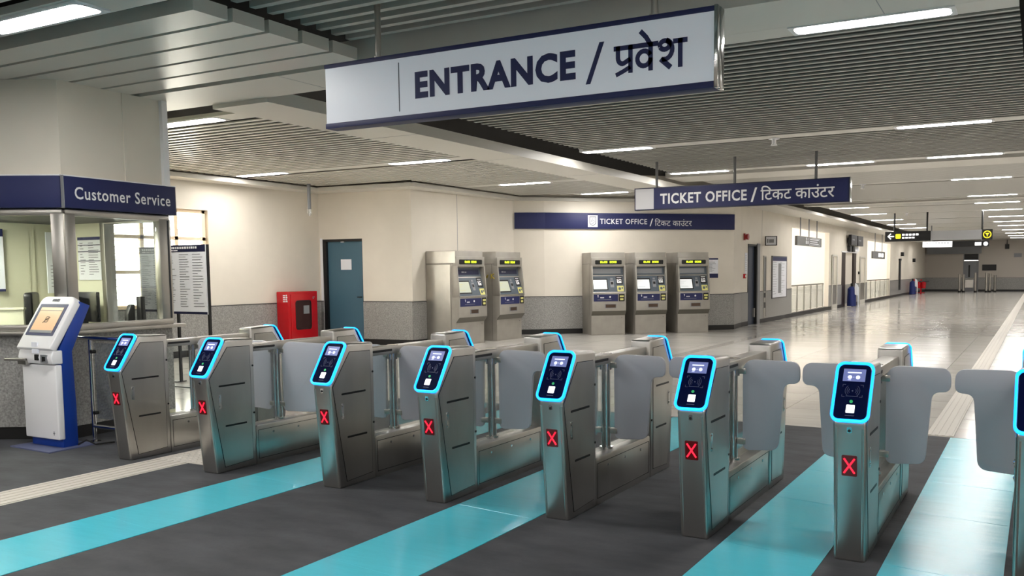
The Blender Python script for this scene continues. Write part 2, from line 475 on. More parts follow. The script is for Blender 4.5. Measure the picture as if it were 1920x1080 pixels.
for i, y in enumerate((28.45, 32., 36.1, 40.05, 43.9, 48.75, 53.2, 57.7)):
    lamp(-5.3, y, 3.4, '%s linear ceiling light of the line along the corridor soffit' % w2[i])
lamp(-3.25, 16.5, 3.4, 'linear ceiling light behind the far rod of the hanging ticket office sign')
for (x, y) in ((-1.3, .4), (-3.6, .4), (-6.1, .78), (-6.1, -2.22), (2.2, .4), (2.2, 3.95), (-1.3, -3.6), (-3.6, -3.6), (2.2, -3.6), (-9.6, .78), (-9.6, -2.22), (4.6, .4), (4.6, -3.6), (-6.1, -5.22)):  # out-of-view lamps added to brighten the gate fronts and near floor
    lamp(x, y, 3.38 if x > -4.9 else 3.24, 'unseen linear ceiling light added to brighten the gate fronts', 'unseen lights added in front of the gates')
for y in (7.26, 12.8, 16.47, 20.75, 28.45, 36.1, 48.75, 57.7):
    lamp(3.6, y, 3.4, 'linear ceiling light over the far side of the hall', 'ceiling lights over the far side of the hall')

# ------------------------------------------------------------------ fare gates
def sloped(p, q):
    """frame on a slanted face seen edge-on from p to q in (y,z): local x across, local z up the slope, local -y outwards"""
    s = Vector((0, q[0] - p[0], q[1] - p[1])).normalized(); xx = Vector((1, 0, 0)); yy = s.cross(xx)
    m = Matrix.Identity(4)
    for i in range(3):
        m[i][0], m[i][1], m[i][2] = xx[i], yy[i], s[i]
    m[0][3], m[1][3], m[2][3] = 0, p[0], p[1]
    return m
GW = .08
LEN = 1.66
PROF = [(0, 0), (-.066, .735), (.108, 1.012), (.385, 1.004), (.385, 0)]
SL = sloped((-.076, .742), (.098, 1.016)); SLEN = .325
FR = sloped((0, 0), (-.066, .735))
back = Matrix.Translation((0, LEN, 0)) @ Matrix.Rotation(PI, 4, 'Z')

def gate():
    t = thing('fare_gate', 'stainless steel fare gate', 'fare gate', None, 'fare gates in a row across the hall')
    for E, side in ((Matrix.Identity(4), 'front'), (back, 'rear')):
        cab = MB(E).prism(PROF, -GW, GW, 'x').build('cabinet', 'steel', t, bevel=.016, seg=3)
        # slim rounded edge mouldings down the sloping front
        mb = MB(E @ FR)
        for sx in (-1, 1): mb.cyl((sx * (GW - .014), .009, .02), (sx * (GW - .014), .009, .71), .012, 10)
        mb.build('edge_moulding', 'steel2', cab)
        for sx in (-1, 1):
            poly = [(-.046, .72), (.128, .95), (.34, .945), (.34, .06), (.072, .045)]
            x0 = sx * GW
            MB(E).prism([(-.050, .722), (.126, .954), (.344, .949), (.344, .056), (.069, .041)], x0 - sx * .002, x0 + sx * .0012, 'x').build('panel_seam', 'black', cab)
            d = MB(E).prism(poly, x0 - sx * .002, x0 + sx * .003, 'x').build('access_door', 'steel', t)
            for (ya, yb, z) in ((.035, .285, .663), (.085, .29, .355)):
                MB(E).prism(rr(ya, yb, z - .007, z + .007, .006, 3), x0, x0 + sx * .0042, 'x').build('slot', 'black', d)
            mb = MB(E)
            mb.prism(rr(.028, .052, .495, .60, .006, 2), x0, x0 + sx * .007, 'x')
            mb.cyl((x0, .04, .585), (x0 + sx * .011, .04, .585), .007, 10); mb.cyl((x0, .04, .51), (x0 + sx * .011, .04, .51), .007, 10)
            mb.build('lock', 'chrome', d)
            mb = MB(E)
            for z in (.79, .42): mb.cyl((x0, .366, z), (x0 + sx * .004, .366, z), .008, 10)
            mb.build('screw', 'black', cab)
        # reader with its light ring
        rd = MB(E @ SL).prism(rr(-.08, .08, .006, SLEN - .012, .030, 5), -.012, .012, 'y').build('card_reader', 'readerblack', t)
        rw, zt = (.096, SLEN + .004) if side == 'front' else (.09, SLEN - .002)
        o_ = rr(-rw, rw, -.006, zt, .042, 6); rg = .013 if side == 'front' else .008
        i_ = rr(-rw + rg, rw - rg, .008, zt - rg - .001, .030, 6)
        MB(E @ SL).ring(o_, i_, -.017 if side == 'front' else -.010, .004, 'y').build('light_ring', 'glow', rd, bevel=.004, seg=2)
        MB(E @ SL).box(-.055, .055, -.0135, -.01, .218, .288).build('screen', 'screen', rd)
        mb = MB(E @ SL); mb.box(-.034, .034, -.0145, -.013, .264, .270)
        mb.cyl((-.021, -.0135, .241), (-.021, -.0146, .241), .0105, 14); mb.cyl((.019, -.0135, .241), (.019, -.0146, .241), .0105, 14)
        mb.box(-.004, .0, -.0145, -.013, .240, .243); mb.box(-.03, -.014, -.0145, -.013, .2245, .2265)
        mb.build('screen_mark', 'screenmark', rd)
        mb = MB(E @ SL)
        for sx in (-1, 1):
            for (r, s) in ((.018, 38), (.027, 44), (.036, 48)):
                pts = [(sx * r * math.cos(math.radians(a)), -.013, .165 + r * math.sin(math.radians(a))) for a in range(-s, s + 1, 12)]
                mb.tube(pts, .0013, 4)
            for sz in (-1, 1):
                X, Z = sx * .05, .165 + sz * .034
                mb.box(min(X, X - sx * .014), max(X, X - sx * .014), -.0135, -.012, Z - .001, Z + .001)
                mb.box(X - .001, X + .001, -.0135, -.012, min(Z, Z - sz * .012), max(Z, Z - sz * .012))
        mb.cyl((0, -.012, .165), (0, -.0135, .165), .004, 8); mb.box(-.03, .03, -.0135, -.012, .1335, .136)
        mb.box(-.022, .022, -.0135, -.012, .0255, .029)
        mb.build('tap_mark', 'nfc', rd)
        MB(E @ SL).cyl((0, -.012, .105), (0, -.0138, .105), .0085, 14).build('status_dot', 'green', rd)
        MB(E @ SL).prism(rr(-.021, .021, .042, .086, .003, 2), -.0142, -.012, 'y').build('scan_window', 'whitelit', rd)
        # small sensor and red cross on the front
        s_ = MB(E @ FR).prism(rr(-.012, .012, .685, .715, .005, 3), -.004, .004, 'y').build('sensor', 'chrome', cab)
        MB(E @ FR).cyl((0, -.0035, .697), (0, -.0055, .697), .008, 12).build('sensor_lens', 'black', cab)
        x_ = MB(E @ FR).prism(rr(-.038, .038, .46, .568, .006, 3), -.0035, .004, 'y').build('stop_signal', 'redbox', t)
        mb = MB(E @ FR)
        for sg in (-1, 1): mb.tube([(-.026, -.005, .514 - sg * .038), (.026, -.005, .514 + sg * .038)], .0044, 8)
        mb.build('stop_cross', 'redx', x_)
    # low middle section
    mid = MB().prism([(.384, 0), (.384, .30), (.40, .312), (1.26, .312), (1.276, .30), (1.276, 0)], -GW + .004, GW - .004, 'x').build('plinth', 'steel', t, bevel=.006)
    for sx in (-1, 1):
        x0 = sx * (GW - .004)
        MB().ring([(.405, .045), (1.255, .045), (1.255, .275), (.405, .275)], [(.409, .049), (1.251, .049), (1.251, .271), (.409, .271)], x0 - sx * .002, x0 + sx * .0012, 'x').build('panel_seam', 'black', mid)
        mb = MB()
        for y in (.56, .83, 1.10): mb.cyl((x0, y, .24), (x0 + sx * .004, y, .24), .009, 10)
        mb.build('screw', 'chrome', mid)
    # handrail box between the two cabinets, with slot
    rail = MB().box(-.05, .05, .384, 1.276, .895, .955).build('top_rail', 'steel2', t, bevel=.006)
    for sx in (-1, 1): MB().prism(rr(.41, .63, .917, .934, .006, 2), sx * .049, sx * .0515, 'x').build('slot', 'black', rail)
    for (y0, y1) in ((.40, .655), (.745, 1.26)):
        g = MB().box(-.005, .005, y0, y1, .315, .893).build('glass_panel', 'glass', t)
    for y in (.665, .735):
        MB().cyl((0, y, .312), (0, y, .895), .011, 10).build('glass_edge_post', 'chrome', t)
    for y in (.70,):
        p = MB().cyl((0.0, y, .312), (0.0, y, .955), .03, 18)
        p.cyl((0, y, .85), (0, y, .958), .043, 18).cyl((0, y, .312), (0, y, .33), .045, 18)
        p.build('pivot_post', 'chrome', t)
    return t

_wings = {}
def wing(parent, side, reach):
    k = (side, round(reach, 3))
    r0 = .062
    pts = [(r0, .955), (reach, .95), (reach + .002, .815), (reach - .095, .815), (reach - .125, .40), (r0 + .004, .385)]
    rad = [.085, .06, .055, .06, .06, .045]
    if reach > .45: rad[0] = .1
    poly = [(side * x, z) for x, z in roundpoly(pts, rad, 7)]
    w_ = MB().prism(poly, .70 - .011, .70 + .011, 'y').build('flap', 'wing', parent, bevel=.004)
    for z in (.88, .44):
        MB().box(min(side * .03, side * .085), max(side * .03, side * .085), .683, .717, z - .018, z + .018).build('flap_clamp', 'steel2', parent, bevel=.004)
GX = [(-6.531, 4.575), (-5.497, 4.55), (-4.346, 4.61), (-3.453, 4.61), (-2.548, 4.615), (-1.675, 4.63), (-.826, 4.61), (.004, 4.6)]
GL8 = ['stainless fare gate closest to the white kiosk, joined to the chrome railing',
       'second fare gate from the white kiosk, in front of the red cabinet',
       'third fare gate from the white kiosk, in line with the teal door',
       'fourth fare gate from the white kiosk, in line with the first ticket machine',
       'fifth fare gate from the white kiosk, at the end of the middle turquoise strip',
       'sixth fare gate from the white kiosk, its wide flap in front of the polished floor',
       'seventh fare gate from the white kiosk, standing between two turquoise strips',
       'eighth fare gate from the white kiosk, the last one of the row']
g0 = gate()
gates = [g0] + [copy_tree(g0) for _ in range(7)]
for i, g in enumerate(gates):
    g.matrix_world = at(GX[i][0], GX[i][1]); g['label'] = GL8[i]
    if i < 7: wing(g, 1, (GX[i + 1][0] - GX[i][0]) / 2 - .011)
    if i > 0: wing(g, -1, (GX[i][0] - GX[i - 1][0]) / 2 - .011)

# chrome and glass railing between the booth and the first gate
t = thing('glass_railing', 'chrome railing with glass panel joining the booth and the first gate', 'railing', at(-7.5, 4.97))
MB().tube([(-.24, .0, .942), (-.15, 0, .942), (.885, .0, .942)], .022, 12).build('top_rail', 'chrome', t)
for x in (0., .62):
    MB().cyl((x, 0, 0), (x, 0, .94), .019, 14).cyl((x, 0, 0), (x, 0, .012), .05, 16).build('post', 'chrome', t)
MB().tube([(0, 0, .145), (.875, 0, .145)], .018, 10).build('bottom_rail', 'chrome', t)
MB().box(.05, .57, -.006, .006, .22, .9).build('glass_panel', 'glass', t)
for z in (.82, .27):
    for x in (.035, .585): MB().cyl((x, -.02, z), (x, .02, z), .017, 12).build('glass_clamp', 'black', t)

# ------------------------------------------------------------------ self service kiosk
t = thing('service_kiosk', 'white and blue self-service kiosk with tilted tan screen on slate blue plate', 'kiosk', at(-7.65, 4.60))
MB().prism([(-.30, -.12), (.31, -.15), (.29, .30), (-.30, .30)], .004, .014, 'z').build('base_plate', 'baseblue', t)
MB().prism([(.03, .014), (.03, .85), (.24, 1.275), (.335, 1.235), (.15, .845), (.165, .37), (.165, .014)], -.22, .228, 'x').build('body', 'kioskblue', t, bevel=.004)
MB().prism([(-.01, .085), (-.01, .735), (.05, .735), (.05, .085)], -.245, .235, 'x').build('lower_panel', 'white', t, bevel=.012, seg=3)
c = MB().prism([(-.03, .742), (-.042, .80), (-.025, .86), (.06, .86), (.06, .742)], -.245, .235, 'x').build('console', 'white', t, bevel=.01, seg=3)
mb = MB(); mb.prism(rr(.005, .055, .775, .825, .004, 2), -.048, -.03, 'y'); mb.prism(rr(.11, .15, .77, .81, .003, 2), -.048, -.03, 'y')
mb.build('card_slot', 'black', c)
MB().ring(rr(.085, .175, .755, .825, .004, 2), rr(.105, .155, .765, .815, .003, 2), -.046, -.03, 'y').build('reader_surround', 'grey', c)
MB().box(-.03, .05, -.046, -.03, .835, .93).build('console_recess', 'offwhite', c)
KS = sloped((-.028, .862), (.235, 1.295))
h = MB(KS).prism(rr(-.245, .235, .0, .515, (.07, .07, .01, .01), 5), -.03, .035, 'y').build('screen_housing', 'white', t, bevel=.01, seg=3)
s = MB(KS).prism(rr(-.205, .185, .125, .435, .006, 2), -.034, .0, 'y').build('screen_bezel', 'navy', h)
MB(KS).box(-.165, .15, -.036, -.03, .15, .40).build('screen', 'tan', h)
mb = MB(KS); mb.box(-.165, .15, -.0365, -.03, .365, .37); mb.ring(rr(-.03, .02, .25, .31, .012, 3), rr(-.022, .012, .258, .302, .009, 3), -.0372, -.035, 'y')
mb.tube([(-.04, -.037, .245), (-.01, -.037, .285), (.03, -.037, .30)], .003, 5)
mb.box(-.015, .006, -.0372, -.035, .27, .29); mb.build('screen_mark', 'tandark', h)
MB(KS).box(-.165, .15, -.0362, -.03, .15, .175).build('screen_footer', 'grey', h)
mb = MB(KS)
for i, (a, b) in enumerate(((-.075, -.06), (-.055, -.045), (-.04, -.025), (-.02, -.012), (-.006, .008), (.014, .026))): mb.box(a, b, -.0325, -.028, .462, .487)
mb.build('maker_mark', 'ink', h)
mb = MB(); mb.box(.165, .172, -.0115, -.008, .125, .16); mb.box(.155, .182, -.0115, -.008, .14, .145)
mb.build('corner_mark', 'ink', t)
MB().prism([(-.34, -.10), (-.30, -.13), (-.12, -.06), (-.12, .0), (-.24, .0)], .765, .785, 'z').box(-.24, -.12, -.05, -.01, .73, .785).build('tray', 'steel2', t, bevel=.003)
tag(MB().tube([(-7.42, 4.76, .02), (-7.36, 4.80, .06), (-7.30, 4.84, .02), (-7.27, 5.0, .015)], .008, 6).build('power_cable', 'black'), 'black power cable from the kiosk base to the booth', 'cable')

# ------------------------------------------------------------------ customer service booth
P1 = (-7.79, 4.97); P2 = (-7.878, 6.12); P3 = (-9.62, 6.12); dL = Vector((-.873, -.487)); P0 = (P1[0] + 2.1 * dL.x, P1[1] + 2.1 * dL.y)
booth = thing('service_booth', 'customer service booth with navy fascia, steel window frames and granite base', 'booth', at(-8.7, 5.2))
inv = at(-8.7, 5.2).inverted()
FR_ = inv @ frame(P1, P2); FL_ = inv @ frame(P0, P1); FB_ = inv @ frame(P2, P3); FS_ = inv @ frame(P3, P0)
LR, LL, LB, LS = [math.hypot(b[0] - a[0], b[1] - a[1]) for a, b in ((P1, P2), (P0, P1), (P2, P3), (P3, P0))]
def quadwall(name, m_, x0, x1, z0, z1, y0=0, y1=.08, bevel=0):
    mb = MB()
    for F, L in ((FL_, LL), (FR_, LR)): mb.box(x0, L + x1, y0, y1, z0, z1, F)
    return mb.build(name, m_, booth, bevel)
quadwall('granite_base', 'granite', 0, 0, .12, 1.0)
quadwall('plinth', 'black', 0, 0, 0, .12, .02, .08)
quadwall('upper_wall', 'cream', 0, 0, 2.39, 3.24)
MB().box(-.05, .03, -.012, .05, 2.39, 3.24, FB_).build('corner_trim', 'white', booth)
MB().box(LR * .58, LR * .58 + .03, -.012, .0, 2.39, 3.24, FR_).build('conduit', 'cream', booth)
ms = MB().box(0, LB, 0, .08, 2.39, 3.24, FB_).box(0, LB, 0, .08, 0, .95, FB_).box(0, .06, 0, .08, .95, 2.39, FB_).box(.93, LB, 0, .08, .95, 2.39, FB_).box(0, LB, 0, .08, 2.09, 2.39, FB_)
ms.build('rear_wall', 'boothwall', booth)
MB().box(0, LS, 0, .08, 0, 3.24, FS_).build('inner_wall', 'boothwall', booth)
MB().box(.38, 1.22, .08, .092, .1, 1.99, FS_).box(.44, 1.16, .092, .098, .2, 1.94, FS_).build('cupboard_door', 'boothwall', booth)
mb = MB(inv); mb.prism([P0, P1, P2, P3], 2.055, 2.09, 'z'); mb.build('booth_ceiling', 'darkgrey', booth)
mb = MB(inv); mb.box(-9.45, -8.95, 4.4, 4.75, 2.04, 2.055); mb.build('booth_fill_light', 'boothfill', booth)  # glowing panel added out of view to brighten the booth interior
# steel frame
mb = MB()
for F, L in ((FL_, LL), (FR_, LR)):
    mb.box(0, L, -.025, .06, 2.04, 2.10, F); mb.box(0, L, -.03, .06, 1.0, 1.055, F)
mb.box(LL - .105, LL + .01, -.027, .06, 1.05, 2.06, FL_); mb.box(-.01, .095, -.027, .06, 1.05, 2.06, FR_)
mb.box(LR - .13, LR + .01, -.027, .06, 1.05, 2.06, FR_); mb.box(LL - 2.0, LL - 1.9, -.027, .06, 1.05, 2.06, FL_)
mb.build('window_frame', 'steel2', booth, bevel=.006)
mb = MB(); mb.box(LR - .035, LR - .015, -.03, -.024, 1.06, 2.05, FR_); mb.build('frame_joint', 'darkgrey', booth)
mb = MB(); mb.box(.075, LR - .13, .02, .028, 1.055, 2.04, FR_); mb.box(LL - 1.9, LL - .105, .02, .028, 1.055, 2.04, FL_)
mb.build('window_pane', 'glass', booth)
mb = MB()
o_ = [(.04, .94), (.95, .94), (.95, 2.1), (.04, 2.1)]; i_ = [(.085, 1.0), (.88, 1.0), (.88, 2.04), (.085, 2.04)]
mb.ring(o_, i_, -.02, .1, 'y', FB_); mb.build('rear_window_frame', 'steel2', booth, bevel=.005)
MB().box(.085, .88, .03, .036, 1.0, 2.04, FB_).build('rear_window_pane', 'glass', booth)
# counter shelf running round the outside with a lip at the end
mb = MB(); mb.box(0, LL + .03, -.09, .5, .965, 1.0, FL_); mb.box(-.03, LR + .1, -.09, .3, .965, 1.0, FR_)
mb.build('counter_shelf', 'steel2', booth, bevel=.006)
# fascia
fs = MB(); fs.box(-.1, LL + .035, -.10, .02, 2.105, 2.385, FL_); fs.box(-.055, LR + .02, -.10, .02, 2.105, 2.385, FR_)
fsc = fs.build('fascia', 'navy', booth, bevel=.004)
mb = MB(); mb.box(LR + .02, LR + .026, -.10, .1, 2.10, 2.39, FR_); mb.box(-.062, -.056, -.104, .0, 2.10, 2.39, FR_); mb.build('fascia_edge', 'grey', booth)
mb = MB(); mb.box(-.1, LL + .04, -.103, .02, 2.385, 2.395, FL_); mb.box(-.055, LR + .03, -.103, .02, 2.385, 2.395, FR_); mb.build('fascia_cap', 'white', booth)
MB().text('Customer Service', .045, 1.105, 2.185, 2.297, -.1035, .014, Mx=FR_).build('lettering', 'white', fsc)

def notice(name, label, cat, F, x0, x1, z0, z1, y=-.012, head='navy', rows=((.0, 1, 10),), headh=.09, foot=0., th=.012, edge='paper', seed=1, group=None):
    """a printed notice board on frame F: sheet, header band, lines of print"""
    rnd = random.Random(seed)
    b = thing(name, label, cat, F @ Matrix.Translation(((x0 + x1) / 2, 0, z0)), group)
    W = (x1 - x0) / 2; H = z1 - z0
    MB().box(-W, W, y, y + th, 0, H).build('sheet', edge, b)
    if head: MB().box(-W, W, y - .002, y, H * (1 - headh), H).build('header', head, b)
    if foot: MB().box(-W, W, y - .002, y, 0, H * foot).build('footer', head, b)
    mb = MB()
    top = H * (1 - headh) - .03; bot = H * foot + .04
    for (ca, cb, n) in rows:
        xa, xb = -W + 2 * W * ca + .02, -W + 2 * W * cb - .02
        for i in range(n):
            z = top - (top - bot) * i / n
            ln = (xb - xa) * rnd.uniform(.35, 1)
            mb.box(xa, xa + ln, y - .002, y, z - .006, z)
    mb.build('print', 'ink', b)
    return b
b = notice('staff_notice', 'white framed notice with navy heading on the booth rear wall', 'notice', frame(P2, P3) @ Matrix.Rotation(PI, 4, 'Z') @ Matrix.Translation((-LB, 0, 0)), .40, .78, 1.45, 1.91, y=-.094, rows=((.04, .4, 12), (.42, 1, 14)), headh=.07, edge='white', seed=4)
MB().box(-.19, .19, -.0965, -.095, .30, .31).box(-.19, .19, -.0965, -.095, .2, .208).box(-.19, .19, -.0965, -.095, .37, .378).build('rule', 'navydark', b)
FSi = frame(P0, P3)  # inner face of the inner wall seen from inside the booth
notice('price_notice', 'tall pale blue notice with navy header by the booth counter', 'notice', frame((-9.508, 3.9), (-9.508, 6.1)), 1.0, 1.50, 1.34, 1.985, y=-.012, rows=((.05, .95, 9),), headh=.12, foot=.04, seed=8)
notice('wall_list', 'narrow white list on the booth wall behind the chair', 'notice', frame((-9.508, 3.9), (-9.508, 6.1)), 1.95, 2.12, 1.31, 1.97, y=-.012, head=None, rows=((.1, .95, 7),), headh=.5, seed=9)
# things inside the booth
tag(MB().box(-9.02, -8.25, 5.6, 6.1, .93, .97).box(-8.98, -8.93, 5.65, 6.05, 0, .93).box(-8.35, -8.3, 5.65, 6.05, 0, .93).build('counter_desk', 'darkgrey', bevel=.004), 'dark grey desk along the rear wall inside the booth', 'desk')
mon = thing('monitor', 'black computer monitor on the desk inside the booth', 'monitor', at(-8.83, 5.78, .97))
MB().box(-.28, .28, -.02, .02, .05, .36).build('display', 'blackgloss', mon, bevel=.008)
MB().box(-.04, .04, 0, .04, 0, .2).box(-.13, .13, -.08, .1, 0, .015).build('stand', 'black', mon)
ch = thing('office_chair', 'black office chair inside the booth behind the kiosk', 'chair', at(-9.3, 5.36, 0, math.radians(-40)))
MB().prism(rr(-.21, .21, .78, 1.33, .05, 6), .12, .2, 'y').build('backrest', 'black', ch, bevel=.02, seg=3)
MB().prism(rr(-.18, .18, -.12, .11, .05, 5), .46, .54, 'z').build('seat', 'black', ch, bevel=.02, seg=3)
MB().box(-.05, .05, .15, .21, .5, .8).cyl((0, 0, .08), (0, 0, .46), .03).build('column', 'darkgrey', ch)
mb = MB()
for k in range(5): mb.tube([(0, 0, .1), (.2 * math.cos(k * 1.2566), .2 * math.sin(k * 1.2566), .05)], .022, 6)
mb.build('base', 'black', ch)
tag(MB(at(-8.60, 4.72, 0, .508)).prism([(-.42, 1.0), (-.08, 1.0), (-.05, 1.04), (-.12, 1.1), (-.42, 1.1)], .02, .25, 'y').box(-.05, -.02, .1, .16, 1.0, 1.03).build('receipt_printer', 'darkgrey', bevel=.004), 'dark grey receipt printer on the counter inside the booth', 'printer')
tag(MB(at(-8.82, 5.17, 0, .6)).box(-.36, .0, 0, .03, .0, 1.17).box(-.37, .01, -.01, .04, 1.17, 1.19).build('counter_screen', 'boothwall'), 'low pale screen with dark top edge behind the booth counter', 'screen')
tag(MB().box(-8.19, -8.12, 5.95, 6.0, .97, 1.28).prism([(5.86, .97), (5.86, 1.1), (5.9, 1.2), (5.94, 1.2), (5.94, .97)], -8.26, -8.2, 'x').build('desk_phone', 'black', bevel=.004), 'black phone set standing in the corner of the booth window', 'phone')

# ------------------------------------------------------------------ left bay: window, boards, red cabinet, teal door
wn = struct(MB().box(XL - .12, XL - .06, 8.55, 11.55, .915, .97).build('window_1', 'peach'))
mb = MB()
for y in (8.58, 9.5, 10.2, 10.9, 11.5): mb.box(XL - .13, XL - .06, y - .035, y + .035, .95, 2.69)
for z in (2.16, 2.66, 1.55): mb.box(XL - .13, XL - .06, 8.55, 11.55, z - .03, z + .03)
struct(mb.build('window_frame', 'peach', wn))
struct(MB().box(XL - .10, XL - .095, 8.6, 11.5, .95, 2.66).build('window_glass', 'glass', wn))
mb = MB()
for i in range(16): mb.box(XL - .5, XL - .47, 8.4, 11.6, .95 + i * .115, .965 + i * .115)
struct(mb.build('window_louvre', 'peach', wn))

def standboard(x0, x1, y, lab, seed, z0=.98, z1=1.89):
    b = notice('information_board', lab, 'sign board', at(0, y), x0, x1, z0, z1, y=-.02, head='navydark', rows=((.03, .35, 26), (.38, .66, 22), (.68, .97, 20)), headh=.1, foot=.035, th=.035, seed=seed)
    W = (x1 - x0) / 2
    mb = MB()
    for sx in (-1, 1): mb.box(sx * W - .015, sx * W + .015, -.005, .03, -z0, z1 - z0)
    mb.build('post', 'black', b)
    MB().box(-W, W, -.06, .1, -z0, -z0 + .012).build('foot', 'black', b)
    mb = MB(); H = z1 - z0
    x = -W + .06
    for i in range(14):
        ww = random.Random(seed * 50 + i).uniform(.02, .045)
        if x + ww > W - .25 + .1: break
        mb.box(x, x + ww, -.0225, -.02, H * .945, H * .975); x += ww + .012
    for i in range(3): mb.box(-W + .06 + i * .09, -W + .14 + i * .09, -.0225, -.02, H * .915, H * .928)
    mb.build('heading', 'white', b)
    return b
standboard(-10.42, -9.575, 8.0, 'white information board with navy heading standing beside the booth', 3)
standboard(-11.35, -10.62, 8.35, 'information board seen through the rear window of the booth', 5)

FK = frame(K, A)
tdoor = struct(MB(FK).box(.19, 1.10, .06, .11, 0, 2.2).build('door_1', 'teal'))
struct(MB(FK).box(.10, .19, .0, .12, 0, 2.23).box(1.10, 1.13, .03, .12, 0, 2.23).box(.10, 1.13, .0, .12, 2.18, 2.23).build('door_frame', 'black', tdoor))
struct(MB(FK).box(.04, .10, -.015, .12, 0, 2.25).build('door_jamb', 'white', tdoor))
tag(MB(FK).box(.53, .80, .048, .06, 1.58, 1.80).build('door_notice', 'paper'), 'blank white sheet taped to the teal door', 'notice')
hnd = MB(FK).tube([(1.04, .06, 1.0), (1.04, .02, 1.0), (.96, .02, 1.0)], .011, 8).build('door_handle', 'black', tdoor)
struct(hnd)
struct(MB(FK).box(.55, .63, .03, .06, 2.16, 2.18).build('door_closer', 'white', tdoor))

c = thing('fire_hose_cabinet', 'red fire hose cabinet with dark window beside the teal door', 'cabinet', at(-13.42, 13.56, 0, PI / 2))
# local -y faces the hall (+x)
MB().box(-.42, .40, -.02, .30, .0, 1.14).build('cabinet', 'red', c, bevel=.012, seg=3)
d = MB().prism(rr(-.36, .36, .06, 1.09, .03, 4), -.035, -.018, 'y').build('door', 'red', c, bevel=.004)
MB().ring(rr(-.24, .2, .36, .96, .06, 5), rr(-.225, .185, .375, .945, .05, 5), -.042, -.03, 'y').build('window_seal', 'black', d)
MB().prism(rr(-.228, .188, .372, .948, .05, 5), -.037, -.034, 'y').build('window', mat('dark red window', (52, 26, 26), .12), d)
MB().box(-.02, .14, -.0405, -.037, .68, .85).build('window_label', 'grey', d)
mb = MB()
for (a, b, z0, z1) in ((.30, .33, .98, 1.0), (.3, .31, 1.0, 1.03), (.325, .35, 1.01, 1.03)): mb.box(a - .05, b - .05, -.0372, -.034, z0, z1)
mb.build('door_mark', 'grey', d)
mb = MB()
for i in range(4): mb.box(-.4225, -.42, .05, .12, .93 + i * .04, .952 + i * .04); mb.box(-.4225, -.42, .0 + .01 * (i % 2), .035, .93 + i * .04, .96 + i * .04)
mb.build('side_lettering', 'white', c)

s = thing('ceiling_sensor', 'thin pole hanging from the bay ceiling with a small glass head', 'sensor', at(-13.05, 13.45))
MB().cyl((0, 0, 2.80), (0, 0, 3.3), .035, 12).build('pole', 'grey', s)
MB().cyl((0, 0, 2.71), (0, 0, 2.80), .05, 12).cyl((0, 0, 2.66), (0, 0, 2.71), .022, 10, .05).build('head', 'chrome', s)

